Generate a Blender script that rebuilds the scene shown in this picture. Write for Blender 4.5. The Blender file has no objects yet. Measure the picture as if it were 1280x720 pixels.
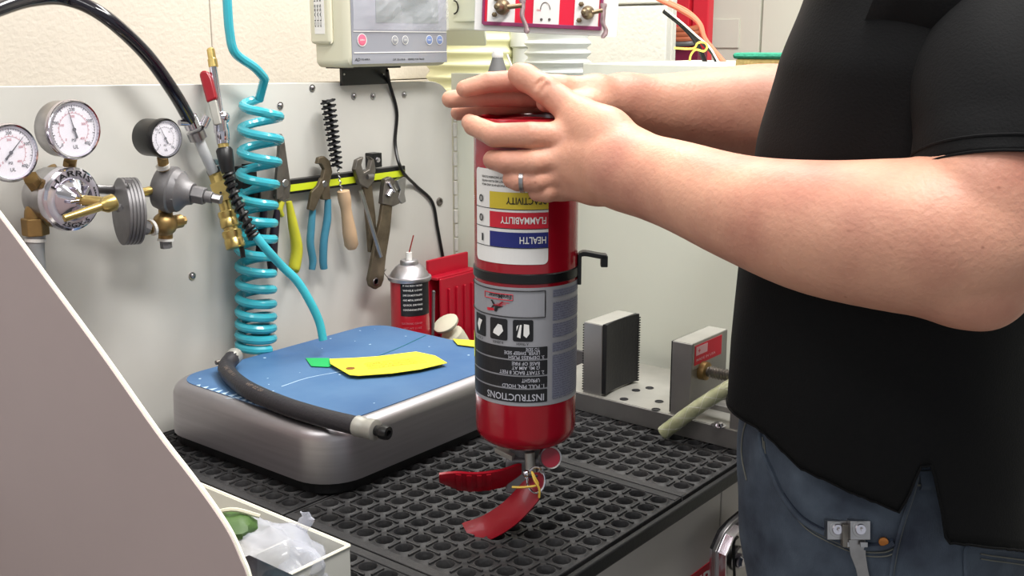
import bpy, bmesh, math, random
import numpy as np
from mathutils import Vector, Matrix
from mathutils.bvhtree import BVHTree
random.seed(4)
PI = math.pi
S = bpy.context.scene
COL = S.collection
# ------------------------------------------------------------------ camera
FPX = 1350.0
TH, HD = math.radians(12.9), math.radians(38.7)
CAM = Vector((0, 0, 1.42))
_fh = Vector((math.cos(HD), math.sin(HD), 0)); RT = Vector((math.sin(HD), -math.cos(HD), 0)); ZZ = Vector((0, 0, 1))
FW = _fh*math.cos(TH) - ZZ*math.sin(TH); UP = _fh*math.sin(TH) + ZZ*math.cos(TH)
cam = bpy.data.cameras.new('camera'); co = bpy.data.objects.new('camera', cam); COL.objects.link(co)
cam.lens = FPX/1280*36; cam.sensor_width = 36; cam.clip_start = .02
m = Matrix((RT, UP, -FW)).transposed().to_4x4(); m.translation = CAM; co.matrix_world = m
S.camera = co
# ------------------------------------------------------------------ light
w = bpy.data.worlds.new('world'); S.world = w; w.use_nodes = True
w.node_tree.nodes['Background'].inputs[0].default_value = (.93, .97, 1.0, 1)
w.node_tree.nodes['Background'].inputs[1].default_value = .44
def area(name, loc, target, size, sy, power, col=(1, 1, 1)):
    l = bpy.data.lights.new(name, 'AREA'); l.shape = 'RECTANGLE'; l.size = size; l.size_y = sy; l.energy = power; l.color = col
    o = bpy.data.objects.new(name, l); COL.objects.link(o); o.location = loc
    o.rotation_euler = (Vector(target)-Vector(loc)).to_track_quat('-Z', 'Y').to_euler(); return o
area('ceiling_light_far', (1.55, .9, 2.65), (1.3, .9, 1.0), 1.2, .3, 32, (1, .985, .95))
area('ceiling_light_near', (.8, .1, 2.65), (.95, .6, 1.0), 1.2, .3, 35, (1, .98, .95))
area('fill_light_left', (-.5, .7, 2.6), (.9, .9, 1.0), 1.2, .3, 8, (1, .99, .97))  # added fill lamp, brightens the partition and the pinkish sheet
area('fill_light_side', (-1.2, 1.6, 2.2), (1.0, .8, 1.1), 1.2, 1.0, 9, (.9, .95, 1))  # added fill from the left toward the partition, no window stands here
VS = S.view_settings
S.display_settings.display_device = 'sRGB'
VS.view_transform = 'Standard'; VS.look = 'None'; VS.gamma = 1; VS.use_curve_mapping = False
VS.exposure = .16

# ------------------------------------------------------------------ placement helpers (pixel ray met with a real plane)
def ray(px, py): return FW*FPX + RT*(px-640) + UP*(360-py)
def P(px, py, d): return CAM + ray(px, py)*(d/FPX)
def PX(px, py, x): r = ray(px, py); return CAM + r*((x-CAM.x)/r.x)
def PY(px, py, y): r = ray(px, py); return CAM + r*((y-CAM.y)/r.y)
def PZ(px, py, z): r = ray(px, py); return CAM + r*((z-CAM.z)/r.z)
def depth(p): return (Vector(p)-CAM).dot(FW)
def proj(p):
    v = Vector(p)-CAM; d = v.dot(FW); return 640+FPX*v.dot(RT)/d, 360-FPX*v.dot(UP)/d
def zrow(x, y, py):
    h = Vector((x, y, 0)).dot(_fh); t = (360-py)/FPX; c, s = math.cos(TH), math.sin(TH)
    return CAM.z + h*(t*c-s)/(c+t*s)

# ------------------------------------------------------------------ materials
def lin(c): return tuple(((v/255)/12.92 if v/255 <= .04045 else (((v/255)+.055)/1.055)**2.4) for v in c)
MATS = {}
def mat(name, rgb, rough=.5, metal=0, var=0, vs=20, bump=0, bs=60, rgb2=None, sss=0, coat=0, trans=0, ior=1.45, alpha=1, stretch=None, aniso=0, thr=None):
    if name in MATS: return MATS[name]
    m = bpy.data.materials.new(name); m.use_nodes = True; nt = m.node_tree; b = nt.nodes['Principled BSDF']
    c = lin(rgb); b.inputs['Base Color'].default_value = (*c, 1)
    b.inputs['Roughness'].default_value = rough; b.inputs['Metallic'].default_value = metal
    b.inputs['IOR'].default_value = ior; b.inputs['Coat Weight'].default_value = coat
    b.inputs['Transmission Weight'].default_value = trans; b.inputs['Alpha'].default_value = alpha
    if aniso: b.inputs['Anisotropic'].default_value = aniso
    if sss:
        b.inputs['Subsurface Weight'].default_value = sss
        b.inputs['Subsurface Radius'].default_value = (.012, .004, .002); b.inputs['Subsurface Scale'].default_value = .6
    tc = nt.nodes.new('ShaderNodeTexCoord'); mp = nt.nodes.new('ShaderNodeMapping'); nt.links.new(tc.outputs['Object'], mp.inputs[0])
    if stretch: mp.inputs['Scale'].default_value = stretch
    if var or rgb2:
        n = nt.nodes.new('ShaderNodeTexNoise'); n.inputs['Scale'].default_value = vs; n.inputs['Detail'].default_value = 6
        nt.links.new(mp.outputs[0], n.inputs['Vector'])
        r = nt.nodes.new('ShaderNodeValToRGB'); a, z = (thr or (.35, .65)); r.color_ramp.elements[0].position = a; r.color_ramp.elements[1].position = z
        c2 = lin(rgb2) if rgb2 else tuple(max(0, v*(1-var)) for v in c)
        r.color_ramp.elements[0].color = (*c2, 1); r.color_ramp.elements[1].color = (*c, 1)
        nt.links.new(n.outputs[0], r.inputs[0]); nt.links.new(r.outputs[0], b.inputs['Base Color'])
    if bump:
        n2 = nt.nodes.new('ShaderNodeTexNoise'); n2.inputs['Scale'].default_value = bs; n2.inputs['Detail'].default_value = 4
        nt.links.new(mp.outputs[0], n2.inputs['Vector'])
        bp = nt.nodes.new('ShaderNodeBump'); bp.inputs['Strength'].default_value = bump; bp.inputs['Distance'].default_value = .002
        nt.links.new(n2.outputs[0], bp.inputs['Height']); nt.links.new(bp.outputs[0], b.inputs['Normal'])
    MATS[name] = m; return m
M_BLOCK = mat('painted_block', (204, 195, 183), .75, bump=.55, bs=130, var=.06, vs=8)
M_BLOCK2 = mat('painted_block_white', (214, 212, 204), .7, bump=.5, bs=110, var=.04, vs=8)
M_PANEL = mat('pale_sheet_metal', (207, 205, 199), .42, var=.10, vs=5, bump=.05, bs=9)
M_CABW = mat('cabinet_paint', (216, 218, 204), .5, var=.04, vs=4)
M_LEDGE = mat('ledge_paint', (232, 236, 222), .4)
M_FRONT = mat('bench_front', (196, 190, 186), .5, var=.05, vs=6)
M_PINK = mat('pinkish_sheet', (176, 158, 157), .55, var=.05, vs=4)
M_EDGE = mat('cream_edge', (245, 240, 222), .4)
M_RUB = mat('black_rubber', (34, 34, 36), .58, rgb2=(54, 53, 54), vs=9, thr=(.30, .62), bump=.4, bs=200)
M_RUBP = mat('black_rubber_plain', (22, 22, 24), .55, bump=.2, bs=200)
M_DARK = mat('dark_top', (20, 19, 21), .6, var=.3, vs=12)
M_BLK = mat('black_plastic', (18, 18, 20), .35)
M_BLKG = mat('black_gloss', (16, 12, 24), .18, coat=.5)
M_STEEL = mat('brushed_steel', (196, 192, 196), .40, 1, var=.12, vs=6, stretch=(1, 1, 30), aniso=.4)
M_ALU = mat('machined_aluminium', (170, 168, 166), .42, .85, var=.15, vs=15)
M_ALUL = mat('light_aluminium', (176, 174, 167), .5, .5, var=.12, vs=25)
M_CHR = mat('chrome', (215, 212, 222), .12, 1)
M_CHRB = mat('worn_chrome', (180, 178, 180), .28, 1, var=.2, vs=60)
M_BRASS = mat('brass', (214, 188, 118), .3, .9, var=.25, vs=50)
M_BRASSD = mat('dull_brass', (172, 142, 92), .42, .8, var=.3, vs=50)
M_GREYM = mat('grey_cast_metal', (128, 126, 128), .5, .5, var=.15, vs=50, bump=.1, bs=150)
M_TOOL = mat('tool_steel', (132, 126, 120), .42, .85, var=.3, vs=60)
M_TOOLR = mat('aged_tool_steel', (118, 106, 88), .5, .7, var=.35, vs=50)
M_CYAN = mat('cyan_tube', (60, 172, 188), .22, var=.08, vs=30, coat=.4)
M_RED = mat('red_enamel', (160, 10, 32), .22, coat=.3, var=.08, vs=9)
M_REDL = mat('red_lever', (144, 10, 28), .3, coat=.3)
M_REDP = mat('red_plastic', (190, 22, 48), .35)
M_BLUE = mat('scuffed_blue_film', (52, 90, 136), .5, rgb2=(80, 114, 152), vs=7, thr=(.35, .75), bump=.1, bs=60)
M_WHITE = mat('white_print', (236, 234, 232), .45)
M_WPL = mat('white_plastic', (232, 230, 226), .4)
M_INK = mat('black_ink', (24, 24, 28), .5)
M_REDI = mat('red_ink', (205, 30, 52), .5)
M_PINKI = mat('pink_ink', (196, 110, 120), .6)
M_YEL = mat('yellow_print', (210, 186, 52), .5)
M_BLUI = mat('blue_print', (32, 40, 118), .5)
M_LABG = mat('silver_label', (158, 158, 164), .42, .15, var=.05)
M_LINK = mat('label_microprint', (84, 86, 112), .6)
M_YTAG = mat('yellow_card', (232, 216, 56), .6)
M_GTAG = mat('green_tag', (30, 166, 88), .5)
M_TAPE = mat('yellow_green_tape', (200, 214, 40), .4)
M_YGRIP = mat('yellow_grip', (190, 186, 52), .4, var=.12, vs=40)
M_BGRIP = mat('blue_grip', (64, 128, 152), .42, var=.15, vs=40)
M_WOOD = mat('pale_wood', (196, 164, 132), .55, var=.14, vs=30, stretch=(1, 1, .2))
M_CREAM = mat('cream_plastic', (214, 210, 188), .42)
M_FILM = mat('grey_film', (146, 148, 158), .25, coat=.5)
M_DUCTY = mat('yellowed_duct', (238, 236, 190), .45)
M_DUCTW = mat('white_duct', (232, 236, 236), .45)
M_SKIN = mat('skin', (208, 154, 130), .5, rgb2=(182, 124, 106), vs=14, thr=(.3, .62), bump=.3, bs=230, sss=.12)
M_NAIL = mat('nail', (222, 160, 150), .3, coat=.3)
M_SHIRT = mat('black_knit', (9, 9, 11), .85, bump=.2, bs=500); M_SHIRT.node_tree.nodes['Principled BSDF'].inputs['Specular IOR Level'].default_value = .25
M_HAIR = mat('brown_hair', (62, 44, 32), .6, var=.3, vs=90, stretch=(1, 1, .2), bump=.8, bs=220)
M_ORANGE = mat('orange_hose', (222, 120, 92), .4)
M_GOLD = mat('rusty_orange', (196, 110, 78), .5)
M_BRUSH = mat('bristle_black', (22, 22, 26), .6)
M_CLOTH = mat('white_cloth', (222, 218, 196), .8, bump=.4, bs=90)
M_SPY = mat('yellow_sponge', (214, 196, 128), .9, bump=1, bs=200, var=.2, vs=120)
M_SPG = mat('green_scourer', (46, 140, 112), .9, bump=1, bs=220)
M_CONC = mat('grey_floor', (150, 146, 140), .6, var=.1, vs=3)
M_SHOE = mat('dark_leather', (40, 34, 30), .5)
M_STITCH = mat('denim_stitch', (104, 104, 98), .8)
M_LCD = mat('lcd', (120, 128, 126), .2)
M_BTN = mat('blue_button', (120, 140, 190), .4)
M_BTG = mat('grey_button', (150, 152, 158), .4)
M_EYE = mat('eye_white', (225, 222, 216), .2)
def freckles():
    nt = M_SKIN.node_tree; b = nt.nodes['Principled BSDF']; src = b.inputs['Base Color'].links[0].from_socket
    tc = nt.nodes.new('ShaderNodeTexCoord'); v = nt.nodes.new('ShaderNodeTexVoronoi'); v.inputs['Scale'].default_value = 55; nt.links.new(tc.outputs['Object'], v.inputs['Vector'])
    n = nt.nodes.new('ShaderNodeTexNoise'); n.inputs['Scale'].default_value = 30; nt.links.new(tc.outputs['Object'], n.inputs['Vector'])
    a = nt.nodes.new('ShaderNodeMapRange'); a.inputs[1].default_value = .03; a.inputs[2].default_value = .09; a.inputs[3].default_value = 1; a.inputs[4].default_value = 0; nt.links.new(v.outputs['Distance'], a.inputs[0])
    c = nt.nodes.new('ShaderNodeMapRange'); c.inputs[1].default_value = .5; c.inputs[2].default_value = .6; nt.links.new(n.outputs[0], c.inputs[0])
    mu = nt.nodes.new('ShaderNodeMath'); mu.operation = 'MULTIPLY'; nt.links.new(a.outputs[0], mu.inputs[0]); nt.links.new(c.outputs[0], mu.inputs[1])
    m2 = nt.nodes.new('ShaderNodeMath'); m2.operation = 'MULTIPLY'; m2.inputs[1].default_value = .55; nt.links.new(mu.outputs[0], m2.inputs[0])
    mx = nt.nodes.new('ShaderNodeMix'); mx.data_type = 'RGBA'; mx.inputs[7].default_value = (*lin((140, 78, 60)), 1)
    nt.links.new(m2.outputs[0], mx.inputs[0]); nt.links.new(src, mx.inputs[6]); nt.links.new(mx.outputs[2], b.inputs['Base Color'])
freckles()
def glassy(name, rgb, amount, rough=.05):
    m = bpy.data.materials.new(name); m.use_nodes = True; nt = m.node_tree; nt.nodes.clear()
    o = nt.nodes.new('ShaderNodeOutputMaterial'); mx = nt.nodes.new('ShaderNodeMixShader')
    t = nt.nodes.new('ShaderNodeBsdfTransparent'); g = nt.nodes.new('ShaderNodeBsdfPrincipled')
    g.inputs['Base Color'].default_value = (*lin(rgb), 1); g.inputs['Roughness'].default_value = rough
    fr = nt.nodes.new('ShaderNodeLayerWeight'); fr.inputs[0].default_value = .25
    ma = nt.nodes.new('ShaderNodeMath'); ma.operation = 'MULTIPLY_ADD'; ma.inputs[1].default_value = (1-amount)*.6; ma.inputs[2].default_value = amount; ma.use_clamp = True
    nt.links.new(fr.outputs['Facing'], ma.inputs[0]); nt.links.new(ma.outputs[0], mx.inputs[0])
    nt.links.new(t.outputs[0], mx.inputs[1]); nt.links.new(g.outputs[0], mx.inputs[2]); nt.links.new(mx.outputs[0], o.inputs[0]); return m
M_GLASS = glassy('clear_lens', (240, 240, 255), .03)
M_BAG = glassy('clear_bag', (226, 230, 244), .24, .12)
M_BRAID = mat('braided_clear_hose', (196, 198, 160), .3, rgb2=(166, 168, 130), vs=60, trans=.15, coat=.4)
def denim():
    m = mat('denim', (78, 88, 102), .9, rgb2=(36, 42, 56), vs=24, thr=(.25, .7)); nt = m.node_tree; b = nt.nodes['Principled BSDF']
    tc = nt.nodes.new('ShaderNodeTexCoord'); wv = nt.nodes.new('ShaderNodeTexNoise'); wv.inputs['Scale'].default_value = 900; mp = nt.nodes.new('ShaderNodeMapping'); mp.inputs['Scale'].default_value = (1, 1, .35)
    nt.links.new(tc.outputs['Object'], mp.inputs[0]); nt.links.new(mp.outputs[0], wv.inputs['Vector'])
    bp = nt.nodes.new('ShaderNodeBump'); bp.inputs['Strength'].default_value = .5; bp.inputs['Distance'].default_value = .001
    nt.links.new(wv.outputs[0], bp.inputs['Height']); nt.links.new(bp.outputs[0], b.inputs['Normal']); return m
M_DENIM = denim()
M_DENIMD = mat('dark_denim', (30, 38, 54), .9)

# ------------------------------------------------------------------ mesh builder
def frame(n):
    n = Vector(n).normalized(); a = Vector((0, 0, 1)) if abs(n.z) < .9 else Vector((1, 0, 0))
    u = a.cross(n).normalized(); v = n.cross(u); return u, v, n
class MB:
    def __init__(s): s.v = []; s.f = []
    def add(s, vs, fs):
        o = len(s.v); s.v += [Vector(p) for p in vs]; s.f += [tuple(i+o for i in f) for f in fs]; return s
    def box(s, a, b):
        x0, y0, z0 = a; x1, y1, z1 = b
        return s.add([(x0,y0,z0),(x1,y0,z0),(x1,y1,z0),(x0,y1,z0),(x0,y0,z1),(x1,y0,z1),(x1,y1,z1),(x0,y1,z1)],
            [(0,3,2,1),(4,5,6,7),(0,1,5,4),(1,2,6,5),(2,3,7,6),(3,0,4,7)])
    def obox(s, c, ax, ay, az):   # centre and three half-vectors
        c = Vector(c); ax = Vector(ax); ay = Vector(ay); az = Vector(az)
        if ax.cross(ay).dot(az) < 0: ax = -ax
        vs = [c+ax*i+ay*j+az*k for k in (-1, 1) for i, j in ((-1,-1),(1,-1),(1,1),(-1,1))]
        return s.add(vs, [(0,3,2,1),(4,5,6,7),(0,1,5,4),(1,2,6,5),(2,3,7,6),(3,0,4,7)])
    def cyl(s, a, b, r0, r1=None, n=20, caps=True):
        r1 = r0 if r1 is None else r1; a = Vector(a); b = Vector(b); u, v, _ = frame(b-a); vs = []
        for c, r in ((a, r0), (b, r1)):
            for i in range(n): t = 2*PI*i/n; vs.append(c+u*(r*math.cos(t))+v*(r*math.sin(t)))
        fs = [(i, (i+1)%n, n+(i+1)%n, n+i) for i in range(n)]
        if caps: fs += [tuple(range(n-1, -1, -1)), tuple(range(n, 2*n))]
        return s.add(vs, fs)
    def lathe(s, o, ax, prof, n=28, a0=0, a1=2*PI):   # prof: (distance along axis, radius)
        u, v, w_ = frame(ax); o = Vector(o); full = abs(a1-a0-2*PI) < 1e-6; k = n if full else n+1; vs = []
        for h, r in prof:
            for i in range(k): t = a0+(a1-a0)*i/n; vs.append(o+w_*h+u*(r*math.cos(t))+v*(r*math.sin(t)))
        fs = []
        for j in range(len(prof)-1):
            for i in range(n): i2 = (i+1) % k; fs.append((j*k+i, j*k+i2, (j+1)*k+i2, (j+1)*k+i))
        if full and prof[0][1] > 1e-5: fs.append(tuple(range(n-1, -1, -1)))
        if full and prof[-1][1] > 1e-5: fs.append(tuple((len(prof)-1)*k+i for i in range(n)))
        return s.add(vs, fs)
    def tube(s, pts, r, n=10, caps=True):
        pts = [Vector(p) for p in pts]; R = r if hasattr(r, '__len__') else [r]*len(pts); vs = []
        t = (pts[1]-pts[0]).normalized(); u, v, _ = frame(t)
        for i, p in enumerate(pts):
            t2 = (pts[min(i+1, len(pts)-1)]-pts[max(i-1, 0)]).normalized()
            u = (u-t2*u.dot(t2)).normalized(); v = t2.cross(u)
            for k in range(n): a = 2*PI*k/n; vs.append(p+u*(R[i]*math.cos(a))+v*(R[i]*math.sin(a)))
        fs = [(j*n+i, j*n+(i+1)%n, (j+1)*n+(i+1)%n, (j+1)*n+i) for j in range(len(pts)-1) for i in range(n)]
        if caps: fs += [tuple(range(n-1, -1, -1)), tuple((len(pts)-1)*n+i for i in range(n))]
        return s.add(vs, fs)
    def ball(s, c, r, n=14, sc=(1, 1, 1)):
        c = Vector(c); prof = [(-math.cos(PI*i/(n//2)), max(0, math.sin(PI*i/(n//2)))) for i in range(n//2+1)]; t = MB().lathe((0,0,0), (0,0,1), [(a*r, b*r) for a, b in prof], n)
        return s.add([c+Vector((p.x*sc[0], p.y*sc[1], p.z*sc[2])) for p in t.v], t.f)
    def prism(s, poly, d):        # poly of points, thickness vector d
        n = len(poly); d = Vector(d); poly = [Vector(p) for p in poly]
        return s.add(poly+[p+d for p in poly], [tuple(range(n-1, -1, -1)), tuple(range(n, 2*n))]+[(i, (i+1)%n, n+(i+1)%n, n+i) for i in range(n)])
    def ribbon(s, path, wv, nv, wd, th, arc=0, m=6):    # curved strip with thickness
        path = [Vector(p) for p in path]; L = len(path); wv = Vector(wv).normalized(); nv = Vector(nv).normalized()
        W = wd if hasattr(wd, '__len__') else [wd]*L; top = []; bot = []
        for i, p in enumerate(path):
            for k in range(m+1):
                t = k/m*2-1; q = p+wv*(t*W[i]/2)-nv*(arc*t*t); top.append(q); bot.append(q-nv*th)
        k = m+1; n = L*k; fs = []
        for i in range(L-1):
            for j in range(m): a = i*k+j; fs.append((a, a+1, a+k+1, a+k)); fs.append((n+a, n+a+k, n+a+k+1, n+a+1))
            a = i*k; fs.append((a, a+k, n+a+k, n+a)); a = i*k+m; fs.append((a, n+a, n+a+k, a+k))
        for j in range(m): fs.append((j, n+j, n+j+1, j+1)); a = (L-1)*k+j; fs.append((a, a+1, n+a+1, n+a))
        return s.add(top+bot, fs)
def bez(ps, n=12):      # Catmull-Rom through points
    ps = [Vector(p) for p in ps]; q = [ps[0]*2-ps[1]]+ps+[ps[-1]*2-ps[-2]]; out = []
    for i in range(1, len(q)-2):
        for k in range(n):
            t = k/n; a, b, c, d = q[i-1:i+3]
            out.append(.5*((2*b)+(c-a)*t+(2*a-5*b+4*c-d)*t*t+(3*b-a-3*c+d)*t**3))
    return out+[ps[-1]]
def rootloc(o):
    l = Vector((0, 0, 0))
    while o is not None: l += o.location; o = o.parent
    return l
def obj(name, mb, m, parent=None, smooth=False, bev=0, seg=2, ang=35, recalc=True):
    me = bpy.data.meshes.new(name); off = rootloc(parent)
    if parent is None:
        xs = [p.x for p in mb.v]; ys = [p.y for p in mb.v]; zs = [p.z for p in mb.v]
        off = Vector(((min(xs)+max(xs))/2, (min(ys)+max(ys))/2, min(zs)))
    me.from_pydata([tuple(p-off) for p in mb.v], [], mb.f); me.materials.append(m)
    if recalc:
        bm = bmesh.new(); bm.from_mesh(me); bmesh.ops.recalc_face_normals(bm, faces=bm.faces); bm.to_mesh(me); bm.free()
    me.update()
    if smooth: me.shade_smooth(); me.set_sharp_from_angle(angle=math.radians(ang))
    o = bpy.data.objects.new(name, me); COL.objects.link(o)
    if parent is None: o.location = off
    else: o.parent = parent
    if bev:
        b = o.modifiers.new('bevel', 'BEVEL'); b.width = bev; b.segments = seg; b.limit_method = 'ANGLE'; b.angle_limit = math.radians(40)
        if smooth or seg > 1: me.shade_smooth(); b.harden_normals = True
    return o
def tag(o, label=None, cat=None, group=None, kind=None):
    if label: o['label'] = label
    if cat: o['category'] = cat
    if group: o['group'] = group
    if kind: o['kind'] = kind
    return o
def thing(name, loc, label, cat, group=None):
    o = bpy.data.objects.new(name, None); COL.objects.link(o); o.location = loc; o.empty_display_size = .02
    return tag(o, label, cat, group)
def struct(name, mb, m, **k): o = obj(name, mb, m, **k); o['kind'] = 'structure'; return o
_tc = {}
def textmesh(s, bold=True):
    key = s
    if key not in _tc:
        c = bpy.data.curves.new('t', 'FONT'); c.body = s; c.size = 1; c.resolution_u = 2; c.align_x = 'LEFT'; c.offset = .012 if bold else 0
        o = bpy.data.objects.new('t', c); COL.objects.link(o); dg = bpy.context.evaluated_depsgraph_get()
        me = bpy.data.meshes.new_from_object(o.evaluated_get(dg)); vs = [v.co.copy() for v in me.vertices]; fs = [tuple(p.vertices) for p in me.polygons]
        bpy.data.objects.remove(o); _tc[key] = (vs, fs)
    return _tc[key]
def text(mb, s, fn, h, width=None):     # fn(u, v) -> point; h letter height; width fits the run
    vs, fs = textmesh(s); x1 = max(v.x for v in vs); x0 = min(v.x for v in vs); sc = h/.7; sx = sc if width is None else width/(x1-x0)
    mb.add([fn((v.x-x0)*sx, v.y*sc) for v in vs], fs); return (x1-x0)*sx
def planefn(o, u, v):
    o = Vector(o); u = Vector(u).normalized(); v = Vector(v).normalized(); return lambda a, b: o+u*a+v*b

X, Y, Z = Vector((1, 0, 0)), Vector((0, 1, 0)), Vector((0, 0, 1))
BT = .90          # mat top
PYL = 1.27        # panel plane
# ================================================================== setting
struct('floor', MB().box((-2.5, -2.5, -.05), (4, 3.2, 0)), M_CONC)
struct('ceiling', MB().box((-2.5, -2.5, 2.8), (4, 3.2, 2.85)), mat('ceiling_paint', (225, 225, 222), .8))
YW = 1.62
wl = struct('wall_left', MB().box((-2.5, YW+.02, 0), (1.95, YW+.12, 2.8)), M_BLOCK)
jx = PY(265, 50, YW).x; bw = .40; k = 0
for row in range(-1, 4):
    z0 = 1.34+row*.2
    off = 0 if row % 2 == 0 else .2
    for i in range(-3, 5):
        x0 = jx+i*bw+off-(.0 if row%2 == 0 else 0)
        if x0 < -.8 or x0 > 1.9: continue
        
        obj('block', MB().box((x0+.0006, YW, z0+.0008), (min(x0+bw-.0006, 1.948), YW+.025, z0+.2-.0008)), M_BLOCK, wl, bev=.002)
XW = 1.95
wr = struct('wall_right', MB().box((XW+.02, PX(834, 40, XW).y, 0), (XW+.035, YW+.02, 2.8)), M_BLOCK2)
yb = PX(834, 40, XW).y; zj = PX(800, 6, XW).z
for row in range(-2, 2):
    for i in range(-1, 3):
        y0 = yb+i*.4+(.2 if row % 2 else 0); y1 = y0+.4; y0 = max(y0, yb)
        if y1 > YW: y1 = YW-.001
        if y1-y0 < .03: continue
        obj('block', MB().box((XW, y0+.002, zj+row*.2+.002), (XW+.03, y1-.002, zj+row*.2+.198)), M_BLOCK2, wr, bev=.003)
XB = 2.75
wb = struct('wall_back', MB().box((XB, -2.4, 0), (XB+.1, YW+.02, 2.8)), mat('pale_wall', (228, 228, 214), .6, var=.04, vs=3))
yj = PX(955, 40, XB).y
for y0, y1 in ((yj-.9, yj-.003), (yj+.003, min(PX(886, 40, XB).y+.3, YW))):
    obj('panel', MB().box((XB-.02, y0, .1), (XB, y1, 2.4)), MATS['pale_wall'], wb, bev=.002)
a, b = PX(890, 24, XB-.02), PX(924, 60, XB-.02)
obj('outlet_cover', MB().box((XB-.026, b.y, b.z), (XB-.02, a.y, a.z)), MATS['pale_wall'], wb, bev=.002)

# ================================================================== workbench
wbn = thing('workbench', (1.0, .9, 0), 'pale grey workbench with black top under the rubber mats', 'workbench')
obj('worktop', MB().box((.502, .575, .876), (1.42, 1.30, .886)), M_DARK, wbn, bev=.002)
yf = .585
xs = PY(901, 640, yf).x
obj('front_panel', MB().box((.502, yf, .05), (xs-.0012, yf+.02, .876)), M_FRONT, wbn, bev=.0015)
obj('front_panel', MB().box((xs+.0012, yf, .05), (1.46, yf+.02, .876)), M_FRONT, wbn, bev=.0015)
obj('base_box', MB().box((.51, yf+.03, .0), (1.44, 1.30, .85)), M_FRONT, wbn)
# danger label on front
p0 = PY(893, 698, yf-.001); lw, lh = .20, .062
lb = obj('warning_label', MB().box((p0.x-lw, yf-.0012, p0.z-lh), (p0.x, yf, p0.z)), mat('label_red', (182, 26, 48), .45), wbn)
t = MB(); text(t, 'DANGER', planefn((p0.x-lw+.03, yf-.0018, p0.z-.030), X, Z), .022, lw-.036)
obj('lettering', t, M_WHITE, lb, recalc=False)
# mats: tiles of 11 x 11 holes
def rubber_tile(x0, y0, nx, ny, label):
    if nx < 11: x0 = .7195-(.0272*nx+.0258)
    px_, py_, bd = .0272, .0291, .0
    r = .0098; n = 12; zt = BT; zb = BT-.0125
    lx = px_*nx+.0258; ly = py_*ny+.006
    mb = MB(); mx = (lx-px_*nx)/2; my = (ly-py_*ny)/2
    for i in range(nx):
        for j in range(ny):
            cx = x0+mx+px_*(i+.5); cy = y0+my+py_*(j+.5); hx, hy = px_/2, py_/2; vs = []
            for k in range(n):
                a = 2*PI*(k+.5)/n; c, s_ = math.cos(a), math.sin(a); q = max(abs(c), abs(s_))
                vs.append((cx+hx*c/q, cy+hy*s_/q, zt-.0022))
            for k in range(n):
                a = 2*PI*(k+.5)/n; c, s_ = math.cos(a), math.sin(a); q = (abs(c)**5+abs(s_)**5)**.2
                vs.append((cx+hx*.86*c/q, cy+hy*.86*s_/q, zt-.0022))
            for rr, z_ in ((r*1.16, zt-.0003), (r*1.06, zt), (r, zt-.0007), (r*.97, zb)):
                for k in range(n):
                    a = 2*PI*(k+.5)/n; vs.append((cx+rr*math.cos(a), cy+rr*math.sin(a), z_))
            fs = [(a*n+k, a*n+(k+1)%n, (a+1)*n+(k+1)%n, (a+1)*n+k) for a in range(5) for k in range(n)]
            mb.add(vs, fs)
            # ribs framing each hole
            if i < nx-1: mb.box((cx+hx-.0012, cy-hy*.62, zt-.003), (cx+hx+.0012, cy+hy*.62, zt))
            if j < ny-1: mb.box((cx-hx*.62, cy+hy-.0012, zt-.003), (cx+hx*.62, cy+hy+.0012, zt))
    X0, X1, Y0, Y1 = x0+.001, x0+lx-.001, y0+.0008, y0+ly-.0008; a0, a1, b0, b1 = x0+mx, x0+lx-mx, y0+my, y0+ly-my
    bb = [((X0, Y0, zt-.0075), (X1, b0, zt-.0008)), ((X0, b1, zt-.0075), (X1, Y1, zt-.0008)), ((X0, b0, zt-.0075), (a0, b1, zt-.0008)), ((a1, b0, zt-.0075), (X1, b1, zt-.0008))]
    o = thing('rubber_mat', ((X0+X1)/2, (Y0+Y1)/2, zb), label, 'mat', 'black perforated rubber mats on the bench')
    obj('perforated_grid', mb, M_RUB, o, smooth=True, ang=50)
    f = MB()
    for a, b in bb: f.box((a[0], a[1], zb), b)
    obj('border', f, M_RUB, o, bev=.002)
    return o
pitch = .325
labels = {(-1, 0): 'black perforated rubber mat beside the white bin',
          (0, 0): 'black perforated rubber mat under the red extinguisher levers', (1, 0): 'black perforated rubber mat in front of the aluminium vise',
          (-1, 1): 'black perforated rubber mat behind the white bin by the back panel', (0, 1): 'black perforated rubber mat beneath the blue-topped scale', (1, 1): 'black perforated rubber mat in the back corner of the bench'}
TY0 = .580
for (i, j), lb_ in labels.items():
    rubber_tile(.7195+i*pitch, TY0+j*(.0291*11+.008), 11 if i >= 0 else 7, 11, lb_)
# front nosing of the mat and black edge trim
obj('edge_trim', MB().box((.502, .570, .8805), (1.42, .5785, .8975)), M_RUBP, wbn, bev=.003)

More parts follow.
